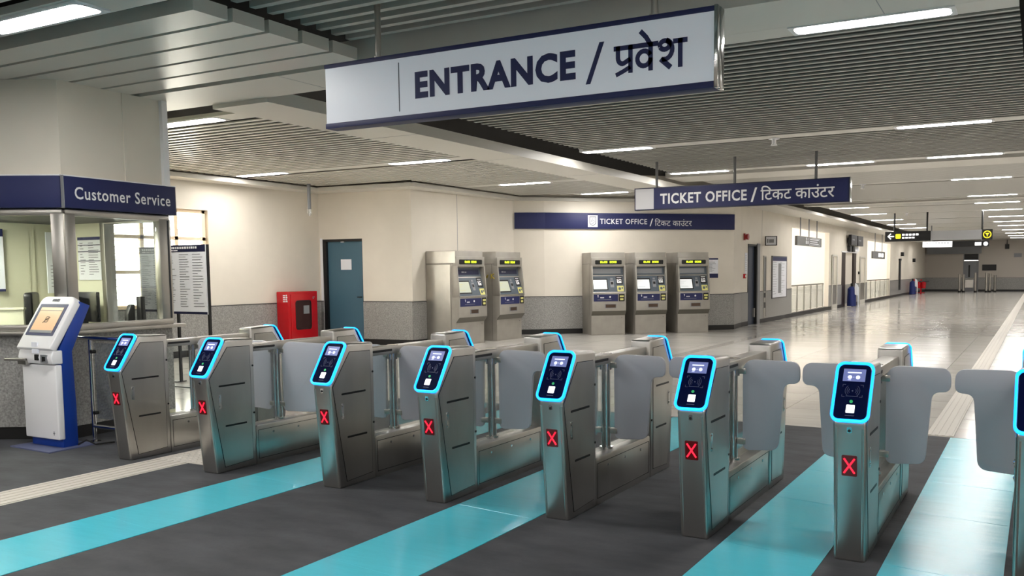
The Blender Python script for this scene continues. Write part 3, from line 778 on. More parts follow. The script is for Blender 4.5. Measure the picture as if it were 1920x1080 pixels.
# ------------------------------------------------------------------ ticket machines
TW = .40
def machine(label, bright, group, wid):
    t = thing('ticket_machine', label, 'ticket machine', None, group)
    TWd = wid / 2
    prof = [(.78, 0), (0, 0), (0, .48), (-.085, .58), (-.085, 1.0), (.055, 1.40), (.085, 1.62), (-.03, 1.62), (-.03, 1.83), (.015, 1.83), (.015, 1.95), (.78, 1.95)]
    cb = MB().prism(prof, -TWd, TWd, 'x').build('cabinet', 'tvm', t, bevel=.006)
    for sx in (-1, 1):
        a, b_ = sorted((sx * (TWd - .03), sx * (TWd + .003)))
        MB().prism([(.1, .99), (-.09, .99), (-.072, 1.25), (-.035, 1.64), (.1, 1.64)], a, b_, 'x').build('cheek', 'tvm', t, bevel=.004)
        MB().box(sx * TWd - .0015, sx * TWd + .0015, .12, .125, .02, 1.68).box(sx * TWd - .0015, sx * TWd + .0015, .05, .78, 1.68, 1.686).build('side_seam', 'darkgrey', cb)
    MB().box(-TWd + .03, TWd - .03, -.0015, .0, .03, .46).build('base_door', 'tvm', t, bevel=.0)
    MB().cyl((TWd - .08, -.004, .41), (TWd - .08, 0, .41), .008, 8).build('lock', 'darkgrey', cb)
    MB().ring([(-TWd, .0), (TWd, .0), (TWd, .05), (-TWd, .05)], [(-TWd + .002, .002), (TWd - .002, .002), (TWd - .002, .048), (-TWd + .002, .048)], -.003, .0, 'y').build('kick_strip', 'tvm', cb)
    MB().prism([(-.086, .575), (-.001, .478), (-.001, .465), (-.006, .465), (-.09, .568)], -TWd + .001, TWd - .001, 'x').build('chamfer', 'tvmdark', t)  # sloped underside strip, darker than the cabinet
    if not bright:
        MB().box(-TWd - .004, -TWd, .14, .76, .03, 1.66).box(-TWd - .004, -TWd, .0, .76, 1.70, 1.94).build('side_panel', 'steel2', t)
    # header display
    dp = MB().prism(rr(-TWd + .09, TWd - .09, 1.67, 1.77, .02, 3), -.034, -.028, 'y').build('display', 'black', t)
    mb = MB(); rnd = random.Random(label)
    x = -.20
    while x < .19:
        ww = rnd.uniform(.025, .045)
        if abs(x + .02) > .035:
            mb.box(x, x + ww, -.0355, -.034, 1.70, 1.712)
            mb.box(x, x + .009, -.0355, -.034, 1.70, 1.742); mb.box(x + ww - .008, x + ww, -.0355, -.034, 1.70, 1.735)
            if rnd.random() < .7: mb.box(x, x + ww, -.0355, -.034, 1.732, 1.744)
            if rnd.random() < .5: mb.box(x, x + ww, -.0355, -.034, 1.717, 1.726)
        x += ww + .009
    mb.build('display_text', 'led', dp)
    # recess and sloping console
    UP = sloped((.053, 1.405), (.083, 1.615))
    MB(UP).box(-TWd + .03, TWd - .03, -.004, .0, .01, .2).build('recess_back', 'tvmpanel', t)
    sg = MB(UP).box(-TWd + .05, TWd - .09, -.007, -.003, .05, .16).build('recess_sign', 'grey' if bright else 'navydark', t)
    MB(UP).box(-.2, -.12, -.009, -.007, .09, .12).box(-.1, -.04, -.009, -.007, .09, .115).build('recess_lettering', 'grey', sg)
    SP = sloped((-.083, 1.003), (.055, 1.40)); L = .42
    pn = MB(SP).box(-TWd + .03, TWd - .03, -.008, .0, .0, L).build('control_panel', 'tvmpanel', t)
    MB(SP).box(-TWd + .02, TWd - .02, -.012, .0, L - .012, L + .008).box(-TWd + .02, TWd - .02, -.014, .0, -.008, .012).build('console_edge', 'steel2', t)
    sb = MB(SP).prism(rr(-TWd + .03, -.015, .06, .345, .004, 2), -.012, -.006, 'y').build('screen_bezel', 'black', pn)
    MB(SP).box(-TWd + .045, -.04, -.014, -.01, .085, .315).build('screen', 'tvmscreen' if bright else 'tvmscreendim', pn)
    mb = MB(SP)
    for k, (a, b_, z) in enumerate(((.05, .2, .26), (.05, .15, .22), (.05, .24, .13))): mb.box(-TWd + a + .02, -TWd + b_ + .02, -.0152, -.013, z, z + .006)
    mb.build('screen_mark', 'paleyellow' if not bright else 'grey', pn)
    mb = MB(SP); mb.prism(rr(.06, .12, .2, .26, .01, 3), -.014, -.008, 'y'); mb.build('coin_slot', 'black', pn)
    mb = MB(SP); mb.prism(rr(.045, .135, .13, .30, .008, 3), -.011, -.007, 'y'); mb.box(.06, .12, -.012, -.007, .32, .36); mb.build('coin_plate', 'grey', pn)
    lb = MB(SP).prism(rr(TWd - .22, TWd - .06, .2, .4, .012, 3), -.012, -.006, 'y').build('note_reader', 'black', pn)
    MB(SP).box(TWd - .2, TWd - .09, -.0142, -.011, .235, .335).box(TWd - .2, TWd - .08, -.0142, -.011, .365, .378).build('note_label', 'white', pn)
    MB(SP).box(TWd - .17, TWd - .15, -.0155, -.013, .26, .28).box(TWd - .14, TWd - .1, -.0155, -.013, .29, .31).box(TWd - .18, TWd - .15, -.0155, -.013, .30, .325).build('note_mark', 'black', pn)
    y_ = MB(SP).prism(rr(TWd - .21, TWd - .05, .025, .165, .008, 3), -.012, -.006, 'y').build('card_plate', 'paleyellow', pn)
    MB(SP).prism(rr(TWd - .18, TWd - .12, .06, .125, .02, 3), -.0142, -.011, 'y').box(TWd - .1, TWd - .07, -.0142, -.011, .09, .13).build('card_slot', 'tvmpanel', pn)
    # lower console face
    bn = MB().box(-TWd + .035, TWd - .20, -.089, -.084, .80, .965).build('banner', 'navy', t)
    mb = MB(); mb.box(-.28, -.268, -.0905, -.088, .895, .94); mb.box(-.29, -.262, -.0905, -.088, .93, .945)
    for i in range(4): mb.box(-.22 + i * .024, -.203 + i * .024, -.0905, -.088, .875, .90)
    mb.cyl((.02, -.088, .905), (.02, -.0905, .905), .022, 14)
    mb.build('banner_mark', 'white', bn)
    MB().box(-.29, .05, -.0905, -.088, .838, .845).build('banner_line', 'grey', bn)
    rd = MB().prism(rr(TWd - .18, TWd - .04, .80, .97, .012, 3), -.094, -.084, 'y').build('receipt_slot', 'black', t)
    MB().box(TWd - .16, TWd - .06, -.0965, -.093, .895, .935).box(TWd - .15, TWd - .07, -.0965, -.093, .825, .87).build('receipt_label', 'paleyellow', rd)
    tr = MB().ring(rr(-.11, .17, .635, .74, .006, 2), rr(-.09, .16, .648, .728, .004, 2), -.094, -.08, 'y').build('ticket_tray', 'grey', t)
    MB().box(-.088, .158, -.0895, -.0855, .65, .726).build('tray_flap', mat('tray flap', (92, 76, 66), .3, .6), tr)
    return t
uW = Vector((.735, .678)); nW = Vector((.678, -.735)); thW = math.atan2(.678, .735)
GM = 'ticket machines under the wall band'
T0 = machine('ticket machine nearest the teal door corner of the three under the wall band', True, GM, .83)
for i, (sc, lab, wd) in enumerate(((1.356, 'first ticket machine of the three under the wall band, counted from the pair', .835), (2.42, 'middle ticket machine of the three under the wall band', .785), (3.514, 'third ticket machine under the wall band, next to the wall notice', .80))):
    o = T0 if i == 0 else copy_tree(T0)
    p = Vector(W1) + uW * sc + nW * .8
    o.matrix_world = at(p.x, p.y, 0, thW) @ Matrix.Scale(wd / .83, 4, (1, 0, 0)); o['label'] = lab
uA = Vector((B[0] - A[0], B[1] - A[1])).normalized(); nA = Vector((uA.y, -uA.x)); thA = math.atan2(uA.y, uA.x)
T1 = machine('ticket machine with a broad bare steel side, nearer the teal door', False, 'pair of ticket machines on the return wall', .95)
T2 = copy_tree(T1)
for c_ in list(T2.children):
    if c_.name.startswith('side_panel'): bpy.data.objects.remove(c_)
T2['label'] = 'ticket machine with yellow scrawl on its dark side, second of the pair'
for o, sc in ((T1, .885), (T2, 2.30)):
    p = Vector(A) + uA * sc + nA * .8
    o.matrix_world = at(p.x, p.y, 0, thA)
mb = MB(); xs = -.4765
mb.tube([(xs, .30, 1.37), (xs, .22, 1.45), (xs, .24, 1.38)], .012, 5); mb.tube([(xs, .14, 1.36), (xs, .14, 1.47)], .012, 5)
mb.tube([(xs, .05, 1.36), (xs, .13, 1.42), (xs, .06, 1.48)], .012, 5); mb.tube([(xs, .38, 1.42), (xs, .34, 1.46), (xs, .33, 1.39), (xs, .38, 1.38)], .012, 5)
mb.build('scrawl', 'yelpaint', T2)

# wall band over the machines, folding round the splay
LW = math.hypot(W2[0] - W1[0], W2[1] - W1[1]); LBW = math.hypot(W1[0] - B[0], W1[1] - B[1])
bd = thing('ticket_office_band', 'long navy ticket office sign band fixed to the wall over three machines', 'sign', FW)
FWB = FW.inverted() @ frame(B, W1)
MB().box(0, LW, -.05, -.001, 2.535, 2.92).box(0.02, LBW + .02, -.05, -.001, 2.535, 2.92, FWB).build('panel', 'navy', bd, bevel=.004)
e = MB().box(1.08, 1.325, -.058, -.05, 2.578, 2.865).build('crest_plate', 'offwhite', bd)
mb = MB()
so = roundpoly([(1.12, 2.835), (1.285, 2.835), (1.285, 2.66), (1.2025, 2.60), (1.12, 2.66)], [.012, .012, .05, .05, .05], 4)
si = roundpoly([(1.135, 2.82), (1.27, 2.82), (1.27, 2.668), (1.2025, 2.618), (1.135, 2.668)], [.01, .01, .045, .045, .045], 4)
mb.ring(so, si, -.0605, -.057, 'y')
mb.tube([(1.15, -.059, 2.70), (1.19, -.059, 2.76), (1.20, -.059, 2.80)], .006, 5); mb.tube([(1.18, -.059, 2.72), (1.24, -.059, 2.75), (1.255, -.059, 2.71), (1.2, -.059, 2.68)], .006, 5)
mb.tube([(1.22, -.059, 2.80), (1.25, -.059, 2.79)], .006, 5); mb.tube([(1.16, -.059, 2.66), (1.23, -.059, 2.655)], .005, 5)
mb.build('crest', 'ink', bd)
HB = lambda spans: [(a, b, .575, .645) for a, b in spans]
MB().text('TICKET OFFICE', 1.385, 2.60, 2.655, 2.785, -.053, .012).text('/', 2.665, 2.755, 2.61, 2.795, -.053, .01)\
    .text('\u093f\u091f\u0915\u091f \u0915\u093e\u0909\u0902\u091f\u0930', 2.80, 3.785, 2.618, 2.80, -.053, 0).build('lettering', 'white', bd)

# ------------------------------------------------------------------ hanging signs
es = thing('entrance_sign', 'large white entrance sign with navy borders hanging over the gates', 'sign', at(-3.17, 5.0))
MB().box(-1.485, 1.485, 0, .11, 2.575, 3.0).build('panel', 'offwhite', es)
MB().box(-1.492, 1.47, -.006, .116, 2.985, 3.015).box(-1.492, 1.47, -.006, .116, 2.555, 2.592).build('border', 'navy', es, bevel=.003)
MB().box(1.47, 1.492, -.008, .03, 2.553, 3.02).box(1.47, 1.492, .045, .118, 2.553, 3.02).build('end_cap', 'chrome', es, bevel=.004)
MB().box(1.47, 1.485, .03, .045, 2.56, 3.01).build('end_groove', 'black', es)
MB().box(-.815, -.809, -.003, 0, 2.622, 2.955).build('divider', 'ink', es)
x0 = 3.17
sh = MB()
sh.text('ENTRANCE', -3.843 + x0, -2.597 + x0, 2.693, 2.877, -.003, .045)
sh.build('lettering', 'navy', es)
sh = MB()
sh.prism([(-2.514 + x0 - .014, 2.655), (-2.514 + x0 + .018, 2.655), (-2.414 + x0 + .014, 2.90), (-2.414 + x0 - .018, 2.90)], -.003, -.001, 'y')
sh.build('slash', 'navy', es)
def pravesh(mb, X0, X1, zb, zt, ztop, y, st):
    """the word drawn as strokes: headline, stems, bowls"""
    W = X1 - X0; H = zt - zb
    P = lambda u, v: (X0 + u * W, zb + v * H)
    def stroke(pts, wd=st):
        pts = [Vector(p) for p in pts]; n = len(pts); L = []; R = []
        for i in range(n):
            d = (pts[min(i + 1, n - 1)] - pts[max(i - 1, 0)]).normalized(); nn = Vector((-d.y, d.x)) * wd / 2
            L.append(pts[i] + nn); R.append(pts[i] - nn)
        vs = [(p.x, y, p.y) for p in L + R]
        mb.add(vs, [(i, i + 1, n + i + 1, n + i) for i in range(n - 1)])
    def arc(cu, cv, ru, rv, a0, a1, n=14):
        return [P(cu + ru * math.cos(math.radians(a0 + (a1 - a0) * i / n)), cv + rv * math.sin(math.radians(a0 + (a1 - a0) * i / n))) for i in range(n + 1)]
    hl = 1 - st / 2 / H
    stroke([P(0, hl), P(.615, hl)])                       # headline over the first two letters
    stroke([P(.235, 1), P(.235, .0)])                     # stem of pa
    stroke([P(.06, 1), P(.06, .62)] + arc(.125, .58, .065, .22, 180, 300, 8) + [P(.235, .50)])
    stroke([P(.235, .22), P(.13, .08), P(.03, -.03)], st * .9)   # conjunct stroke of ra
    stroke([P(.51, 1), P(.51, .0)])                       # stem of va
    stroke(arc(.42, .45, .09, .26, 20, 360, 18))
    stroke([P(.50, .95), P(.45, 1.18), P(.37, 1.42)], st)  # vowel mark
    stroke([P(.81, hl), P(1., hl)]); stroke([P(.905, 1), P(.905, 0)])   # stem of sha
    stroke(arc(.70, .82, .065, .15, 200, -160, 16))
    stroke(arc(.69, .66, .11, .34, 75, -75, 10) + [P(.66, .33)])
    stroke([P(.645, .36), P(.78, .02)], st * 1.1)
mb = MB(); pravesh(mb, -2.336 + x0, -1.861 + x0, 2.693, 2.86, 2.936, -.003, .029)
mb.build('hindi_lettering', 'navy', es)
for x in (-4.2 + x0, -2.09 + x0):
    MB().cyl((x, .05, 3.0), (x, .05, 3.42), .022, 14).cyl((x, .05, 3.01), (x, .05, 3.03), .034, 14).build('rod', 'steel', es)

ts = thing('ticket_office_sign', 'navy ticket office sign with a blank white square hanging from three rods', 'sign', at(-4.57, 14.6))
MB().box(-1.842, 1.842, 0, .10, 2.585, 2.955).build('panel', 'navy', ts)
MB().ring([(-1.852, 2.575), (1.852, 2.575), (1.852, 2.965), (-1.852, 2.965)], [(-1.835, 2.592), (1.835, 2.592), (1.835, 2.948), (-1.835, 2.948)], -.006, .106, 'y').build('border', 'navydark', ts)
MB().box(1.852, 1.868, -.006, .106, 2.575, 2.965).build('end_cap', 'chrome', ts)
MB().box(-1.835, -1.486, -.004, 0, 2.592, 2.948).build('blank_square', mat('blank square', (206, 206, 210), .5), ts)
o = 4.57
MB().text('TICKET OFFICE', -5.935 + o, -4.382 + o, 2.67, 2.852, -.003, .026).text('/', -4.315 + o, -4.205 + o, 2.64, 2.875, -.003, .014)\
    .text('\u093f\u091f\u0915\u091f \u0915\u093e\u0909\u0902\u091f\u0930', -4.147 + o, -2.949 + o, 2.66, 2.895, -.003, .01).build('lettering', 'white', ts)
for x in (-6.02, -4.607, -3.255):
    MB().cyl((x + o, .05, 2.955), (x + o, .05, 3.42), .024, 12).build('rod', 'greysign', ts)

ds = thing('platform_sign', 'black hanging direction sign with white arrow and yellow circle far down the hall', 'sign', at(-3.1, 32))
MB().box(-1.65, -.20, 0, .12, 2.45, 2.78).build('black_panel', 'black', ds)
MB().box(1.36, 1.67, 0, .12, 2.45, 2.78).build('black_panel', 'black', ds)
MB().box(-.20, 1.36, 0.01, .11, 2.46, 2.775).build('grey_panel', mat('blank grey panel', (176, 178, 182), .5), ds)
mb = MB(); mb.tube([(-1.55, -.006, 2.62), (-1.36, -.006, 2.62)], .02, 6); mb.tube([(-1.46, -.006, 2.71), (-1.55, -.006, 2.62), (-1.46, -.006, 2.53)], .02, 6)
mb.build('arrow', 'signlit', ds)
mb = MB()
for i in range(5): mb.box(-1.10 + i * .11, -1.02 + i * .11, -.005, 0, 2.64, 2.70)
for i in range(4): mb.box(-1.10 + i * .105, -1.02 + i * .105, -.005, 0, 2.54, 2.59)
mb.build('sign_text', 'signlit', ds)
MB().prism(rr(-1.31, -1.14, 2.54, 2.70, .03, 3), -.006, 0, 'y').build('yellow_square', 'yellow', ds)
mb = MB(); ci = [(1.515 + .125 * math.cos(a * PI / 12), 2.615 + .125 * math.sin(a * PI / 12)) for a in range(24)]; cj = [(1.515 + .095 * math.cos(a * PI / 12), 2.615 + .095 * math.sin(a * PI / 12)) for a in range(24)]
mb.ring(ci, cj, -.006, 0, 'y'); mb.prism([(1.45, 2.66), (1.58, 2.66), (1.53, 2.60), (1.53, 2.55), (1.50, 2.55), (1.50, 2.60)], -.006, 0, 'y')
mb.build('yellow_circle', 'yellow', ds)
for x in (-1.36, -.32, 1.36):
    MB().cyl((x, .06, 2.78), (x, .06, 3.42), .03, 10).build('rod', 'black', ds)
d2 = thing('lower_hanging_sign', 'half white, half black hanging sign seen under the direction sign', 'sign', at(-3.3, 42))
MB().box(-1.35, -.15, 0, .1, 2.46, 2.71).build('white_panel', 'signlit', d2)
MB().box(-.15, 1.3, 0, .1, 2.46, 2.70).build('black_panel', 'black', d2)
MB().box(.75, 1.0, -.006, 0, 2.50, 2.64).build('sign_text', 'signlit', d2)
MB().cyl((1.17, 0, 2.57), (1.17, -.006, 2.57), .09, 14).build('sign_symbol', 'signlit', d2)
mb = MB()
for i in range(8): mb.box(-1.2 + i * .12, -1.12 + i * .12, -.004, 0, 2.62, 2.65)
mb.build('print', 'grey', d2)
for x in (-1.0, 1.0): MB().cyl((x, .05, 2.7), (x, .05, 3.42), .025, 8).build('rod', 'grey', d2)

# ------------------------------------------------------------------ corridor wall details
def cw(s): return s - 23.
dd = struct(MB(FC).box(cw(23.66), cw(24.46), .06, .10, 0, 2.2).build('door_2', 'bluedoor'))
struct(MB(FC).box(cw(23.62), cw(23.67), -.01, .12, 0, 2.22).box(cw(24.43), cw(24.5), -.02, .12, 0, 2.22).box(cw(23.62), cw(24.5), -.01, .12, 2.17, 2.22).build('door_frame', 'black', dd))
struct(MB(FC).box(cw(24.5), cw(24.75), -.03, .0, 0, 2.25).build('door_jamb', 'grey', dd))
struct(MB(FC).box(cw(24.3), cw(24.36), .0, .06, .2, .45).build('door_kick', 'steel2', dd))
a_ = thing('fire_alarm_sounder', 'dark red alarm sounder high on the wall by the blue door', 'alarm', FC @ Matrix.Translation((cw(23.28), 0, 2.40)))
MB().box(-.05, .05, -.04, 0, -.09, .09).build('base', 'redpaint', a_); MB().cyl((0, -.03, 0), (0, -.12, 0), .06, 14, .085).build('horn', 'redpaint', a_)
c_ = thing('fire_call_point', 'small red call point on the wall below the alarm sounder', 'call point', FC @ Matrix.Translation((cw(23.28), 0, 1.35)))
MB().box(-.06, .06, -.05, 0, -.06, .06).build('box', 'red', c_, bevel=.006); MB().box(-.03, .03, -.053, -.05, -.03, .03).build('button', 'white', c_)
x_ = thing('exit_light_box', 'small black and white light box projecting from the wall above the blue door', 'sign', FC @ Matrix.Translation((cw(25.35), 0, 2.34)))
MB().box(-.03, .03, -.34, 0, -.13, .14).build('housing', 'black', x_)
MB().box(-.036, -.03, -.32, -.03, -.11, .12).build('face', 'paper', x_)
MB().box(-.038, -.036, -.26, -.12, -.05, .05).box(-.038, -.036, -.1, -.06, -.05, .06).build('face_mark', 'grey', x_)
notice('door_sign', 'narrow white notice on the wall beside the blue door', 'notice', FC, cw(23.36), cw(23.58), 1.4, 1.98, head=None, rows=((.0, 1, 8),), seed=11)
n_ = thing('service_niche', 'narrow steel niche in the wall between the blue door and the map', 'niche', FC @ Matrix.Translation((cw(25.25), 0, 0)))
MB().ring([(-.1, .14), (.16, .14), (.16, 1.92), (-.1, 1.92)], [(-.07, .17), (.13, .17), (.13, 1.88), (-.07, 1.88)], -.025, .0, 'y').build('surround', 'steel2', n_)
MB().box(-.07, .13, -.018, -.014, .17, .9).build('lower_door', 'steel', n_); MB().box(-.07, .13, -.006, -.002, .9, 1.88).build('upper_door', 'grey', n_)
MB().box(-.05, .11, -.022, -.016, .42, .58).box(-.05, .11, -.022, -.016, .72, .85).build('slot', 'black', n_)
m_ = notice('wall_map', 'tall framed map with blue header on the corridor wall', 'map', FC, cw(26.05), cw(27.68), .69, 1.9, y=-.03, rows=((.03, .4, 14), (.5, .9, 20)), headh=.1, edge='paper', th=.03, seed=12)
W = 1.63 / 2
MB().ring([(-W - .03, -.03), (W + .03, -.03), (W + .03, 1.24), (-W - .03, 1.24)], [(-W, 0), (W, 0), (W, 1.21), (-W, 1.21)], -.04, 0, 'y').build('frame', 'greysign', m_)
MB().box(-.15, .18, -.0335, -.031, .12, 1.02).build('diagram', 'grey', m_)
wn_ = notice('machine_notice', 'white and navy notice on the wall next to the third ticket machine', 'notice', FW, 4.21, 4.52, 1.32, 1.82, rows=((.05, .95, 12),), headh=.08, foot=.22, seed=13)

# alcoves behind the openings, open to daylight on the outer side
def alcove(y0, y1, i, zt):
    o = struct(MB().box(XC - 4, XC - .16, y1 + .0, y1 + .12, 0, 3.4).box(XC - 4, XC - .16, y0 - .12, y0, 0, 3.4).box(XC - 4.1, XC - .16, y0 - .12, y1 + .12, 3.35, 3.5).box(XC - 4.1, XC - 4, y0, y1, 0, .95).build('wall_alcove_%d' % i, 'alcove'))
    struct(MB().box(XC - 4.05, XC - 3.98, y0 + (y1 - y0) * .25, y0 + (y1 - y0) * .55, .95, 2.4).build('wall_alcove_panel', 'peach', o))
    wnd = MB()
    for k in range(5):
        y = y0 + (y1 - y0) * k / 4; wnd.box(XC - 4.08, XC - 4.02, y - .04, y + .04, .95, 3.35)
    wnd.box(XC - 4.08, XC - 4.02, y0, y1, 2.3, 2.38)
    struct(wnd.build('window_%d' % (i + 1), 'white'))
    struct(MB().box(XC - .17, XC + .005, y0, y1, 0, .12).build('trim_kerb', 'darkgrey'))
alcove(28.45, 34.1, 1, 2.88); alcove(42.4, 49.4, 2, 2.85)
def balustrade(y0, y1, n, lab):
    t = thing('balustrade', lab, 'railing', at(XC - .06, y0))
    L = y1 - y0
    MB().box(-.03, .03, 0, L, .97, 1.02).build('handrail', 'steel2', t, bevel=.008)
    for i in range(n + 1):
        MB().box(-.02, .02, max(0, L * i / n - .02), max(.04, L * i / n + .02) if i < n else L, .12, .97).build('post', 'steel2', t)
    for i in range(n):
        MB().box(-.006, .006, L * i / n + .03, L * (i + 1) / n - .03, .16, .95).build('glass_panel', 'glass', t)
balustrade(28.47, 33.4, 5, 'steel and glass balustrade across the first bright opening')
balustrade(42.42, 49.38, 5, 'steel and glass balustrade across the second bright opening')
t = thing('toilet_sign', 'grey toilet sign on three rods in the first bright opening', 'sign', at(XC + .12, 30.25))
MB().box(-.04, .04, -1.75, 1.78, 2.30, 2.60).build('panel', 'greysign', t)
mb = MB()
for y in (-.55, -.3): mb.cyl((.041, y, 2.53), (.046, y, 2.53), .045, 10); mb.box(.041, .046, y - .06, y + .06, 2.36, 2.47)
for i in range(3): mb.box(.041, .046, .0, 1.3 - .2 * (i % 2), 2.37 + i * .07, 2.40 + i * .07)
mb.ring([(-.1, 2.33), (1.5, 2.33), (1.5, 2.575), (-.1, 2.575)], [(-.09, 2.34), (1.49, 2.34), (1.49, 2.565), (-.09, 2.565)], .041, .044, 'x')
mb.build('sign_text', 'paper', t)
for y in (-1.2, 0., 1.2): MB().cyl((0, y, 2.6), (0, y, 3.2), .02, 8).build('rod', 'grey', t)
t = thing('second_toilet_sign', 'pale grey sign hanging in the second bright opening', 'sign', at(XC + .12, 44.3))
MB().box(-.04, .04, -1.3, 2.2, 2.02, 2.36).build('panel', 'greysign', t)
mb = MB(); mb.box(.041, .046, .2, .9, 2.1, 2.28); mb.box(.041, .046, 1.1, 1.7, 2.1, 2.28); mb.build('sign_text', 'signlit', t)
for y in (-.6, 1.5): MB().cyl((0, y, 2.36), (0, y, 3.2), .02, 8).build('rod', 'grey', t)

# lift front on the pier
lf = struct(MB(FC).box(cw(36.5), cw(39.6), .05, .12, 0, 2.2).build('door_3', 'cream'))
struct(MB(FC).box(cw(36.5), cw(37.25), -.01, .1, 0, 2.2).box(cw(39.0), cw(39.6), -.01, .1, 0, 2.2).build('door_leaf', mat('dark brown door', (40, 26, 22), .4), lf))
struct(MB(FC).box(cw(37.25), cw(39.0), .03, .05, .12, .9).build('door_panel', 'granite', lf))
struct(MB(FC).box(cw(36.4), cw(39.8), -.03, .0, 2.2, 2.26).build('door_trim', 'white', lf))
for (y0, y1, lab) in ((37.3, 38.6, 'dark wall screen above the lift doors, nearer the gates'), (38.75, 40.0, 'dark wall screen above the lift doors, next to the pier seam')):
    t = thing('wall_screen', lab, 'screen', FC @ Matrix.Translation((cw(y0), 0, 2.5)), 'screens above the lift doors')
    MB().box(0, y1 - y0, -.22, -.1, 0, .42).build('housing', 'black', t); MB().box(.05, y1 - y0 - .05, -.224, -.22, .03, .39).build('display', 'darkgrey', t)
    MB().box(.2, .7, -.228, -.224, .2, .25).build('display_text', 'grey', t)
    MB().box(.3, .5, -.1, 0, .1, .3).build('bracket', 'black', t)
tag(MB(FC).box(cw(38.9), cw(40.05), -.03, 0, 2.28, 2.46).build('lift_sign', 'paper'), 'small white plate under the wall screens above the lift', 'sign')
tag(MB(FC).box(cw(37.6), cw(38.0), -.12, 0, 2.24, 2.48).box(cw(38.3), cw(38.7), -.12, 0, 2.24, 2.48).build('lift_indicator', 'black'), 'black lift indicator pair under the wall screens', 'indicator')
for (y0, y1, lab, nm) in ((34.55, 35.5, 'tall recessed panel on the pier before the lift doors', 'pier_panel'), (40.4, 41.7, 'tall recessed panel on the pier past the lift doors', 'pier_panel')):
    t = thing(nm, lab, 'wall panel', FC @ Matrix.Translation((cw(y0), 0, 0)))
    L = y1 - y0
    MB().ring([(0, .0), (L, .0), (L, 2.08), (0, 2.08)], [(.06, .18), (L - .06, .18), (L - .06, 2.02), (.06, 2.02)], -.05, -.0205, 'y').build('surround', 'soffit', t)
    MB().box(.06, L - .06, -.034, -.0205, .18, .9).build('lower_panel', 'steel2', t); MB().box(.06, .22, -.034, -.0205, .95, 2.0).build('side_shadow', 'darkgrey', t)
tag(MB(FC).box(cw(40.15), cw(40.3), -.05, 0, 1.3, 1.42).build('lift_call_button', 'black', bevel=.004), 'small black call plate beside the lift doors', 'button')
for (x, y, lab) in ((-6.82, 37.5, 'blue sack bin standing by the lift doors'), (-6.72, 56.2, 'dark blue sack bin standing at the far end of the corridor wall')):
    t = thing('sack_bin', lab, 'bin', at(x, y), 'sack bins along the corridor wall')
    MB().cyl((0, 0, .02), (0, 0, .72), .19, 16, .17).cyl((0, 0, .72), (0, 0, .82), .17, 16, .08).build('sack', 'bag', t)
    MB().cyl((0, 0, .82), (0, 0, .95), .05, 10).build('lid', 'black', t)
    MB().prism([(.12, .5), (.26, .45), (.25, .85), (.14, .95)], -.1, .06, 'y').cyl((.25, .05, .0), (.25, .05, .8), .025, 8).build('liner', 'paper', t)
t = thing('fire_equipment_stand', 'red fire bucket stand with dark cover near the far wall', 'fire stand', at(-6.55, 57.6))
MB().box(-.35, .35, -.1, .1, .05, .1).box(-.3, -.22, -.06, .06, 0, .9).box(.1, .18, -.06, .06, 0, .9).build('stand', 'red', t)
for x in (-.28, .02, .3): MB().cyl((x, -.12, .35), (x, -.12, .75), .12, 12, .15).build('bucket', 'red', t)
MB().box(.05, .6, -.25, .1, .72, .8).build('cover', 'darkgrey', t)
for (y, z, lab) in ((53.3, 2.25, 'small black camera on the corridor wall past the second opening'), (58.6, 1.95, 'small black fitting on the far stretch of corridor wall')):
    tag(MB(FC).box(cw(y), cw(y) + .3, -.15, 0, z, z + .22).build('wall_camera', 'black', bevel=.01), lab, 'camera')
t = thing('electrical_riser', 'dark vertical riser pipe on the last stretch of corridor wall', 'riser', FC @ Matrix.Translation((cw(52.6), 0, 0)))
MB().box(0, .25, -.1, -.021, .35, 2.0).build('pipe', 'darkgrey', t); MB().box(-.05, .3, -.12, -.001, 2.0, 2.1).build('bracket', 'black', t)

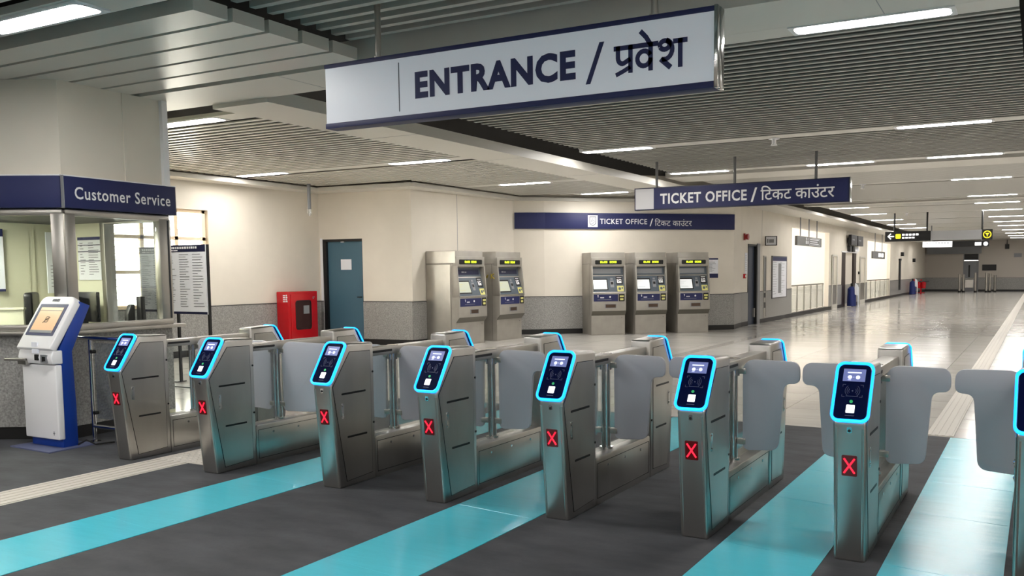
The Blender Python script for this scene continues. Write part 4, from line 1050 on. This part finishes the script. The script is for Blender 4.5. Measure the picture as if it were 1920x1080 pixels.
# far end: bulkhead, door, board, barrier posts
struct(MB(FF).box(.1, 3.5, -.35, 0, 2.52, 2.98).build('trim_8', mat('grey bulkhead', (128, 130, 134), .5)))
fd = struct(MB(FF).box(2.45, 3.3, .05, .1, 0, 2.05).build('door_4', 'grey'))
struct(MB(FF).box(2.4, 2.45, -.02, .12, 0, 2.5).box(3.3, 3.35, -.02, .12, 0, 2.5).build('door_frame', 'grey', fd))
struct(MB(FF).box(2.45, 3.3, .0, .1, 2.08, 2.5).build('door_fanlight', 'black', fd))
struct(MB(FF).box(2.72, 2.82, .03, .05, .95, 1.75).build('door_glass', 'black', fd))
tag(MB(FF).box(3.56, 4.42, -.04, 0, 1.38, 1.78).build('far_wall_board', 'black'), 'small black board on the far wall beside the grey door', 'board')
tag(MB(FF).box(5.45, 5.9, -.06, 0, 2.25, 2.5).build('far_wall_box', 'grey'), 'small grey box on the far end wall above the dado', 'box')
tag(MB(FF).box(4.9, 5.15, -.12, 0, 2.8, 3.1).cyl((5.02, -.06, 3.1), (5.02, -.06, 3.4), .02, 8).build('far_speaker', 'black'), 'small black speaker high on the far end wall', 'speaker')
tp = ['first', 'second', 'third', 'fourth', 'fifth', 'sixth']
for i, (x, h, y) in enumerate(((-4.62, 1.18, 62.4), (-4.40, 1.15, 62.6), (-3.70, 1.25, 62.5), (-3.06, 1.25, 62.6), (-2.88, 1.2, 63.), (-2.6, 1.1, 63.4))):
    t = thing('barrier_post', '%s steel barrier post from the corridor wall, before the far door' % tp[i], 'barrier', at(x, y), 'steel barrier posts by the far door')
    MB().cyl((0, 0, .1), (0, 0, h), .075, 14).build('post', 'steel2', t); MB().cyl((0, 0, 0), (0, 0, .1), .09, 14).build('base', 'black', t)
tag(MB().tube([(-4.32, 62.5, .85), (-3.78, 62.5, .88)], .025, 8).box(-4.3, -3.82, 62.49, 62.51, .3, .8).build('barrier_rail', 'steel2'), 'steel rail and panel between the second and third barrier posts', 'rail')

for (x, y, lab) in ((-3.47, 12.88, 'small white sprinkler head on the strip just in front of the hanging ticket office sign'), (-3.58, 20.75, 'small white sprinkler head on the ceiling right past the hanging ticket office sign'), (-4.07, 32.0, 'small white sprinkler head on the ceiling above the black direction sign')):
    t = thing('ceiling_sprinkler', lab, 'sprinkler', at(x, y), 'ceiling sprinklers')
    MB().cyl((0, 0, 3.33), (0, 0, 3.41), .03, 12).cyl((0, 0, 3.30), (0, 0, 3.33), .05, 12, .03).build('head', 'white', t)
    MB().cyl((0, 0, 3.39), (0, 0, 3.405), .08, 14).build('plate', 'white', t)
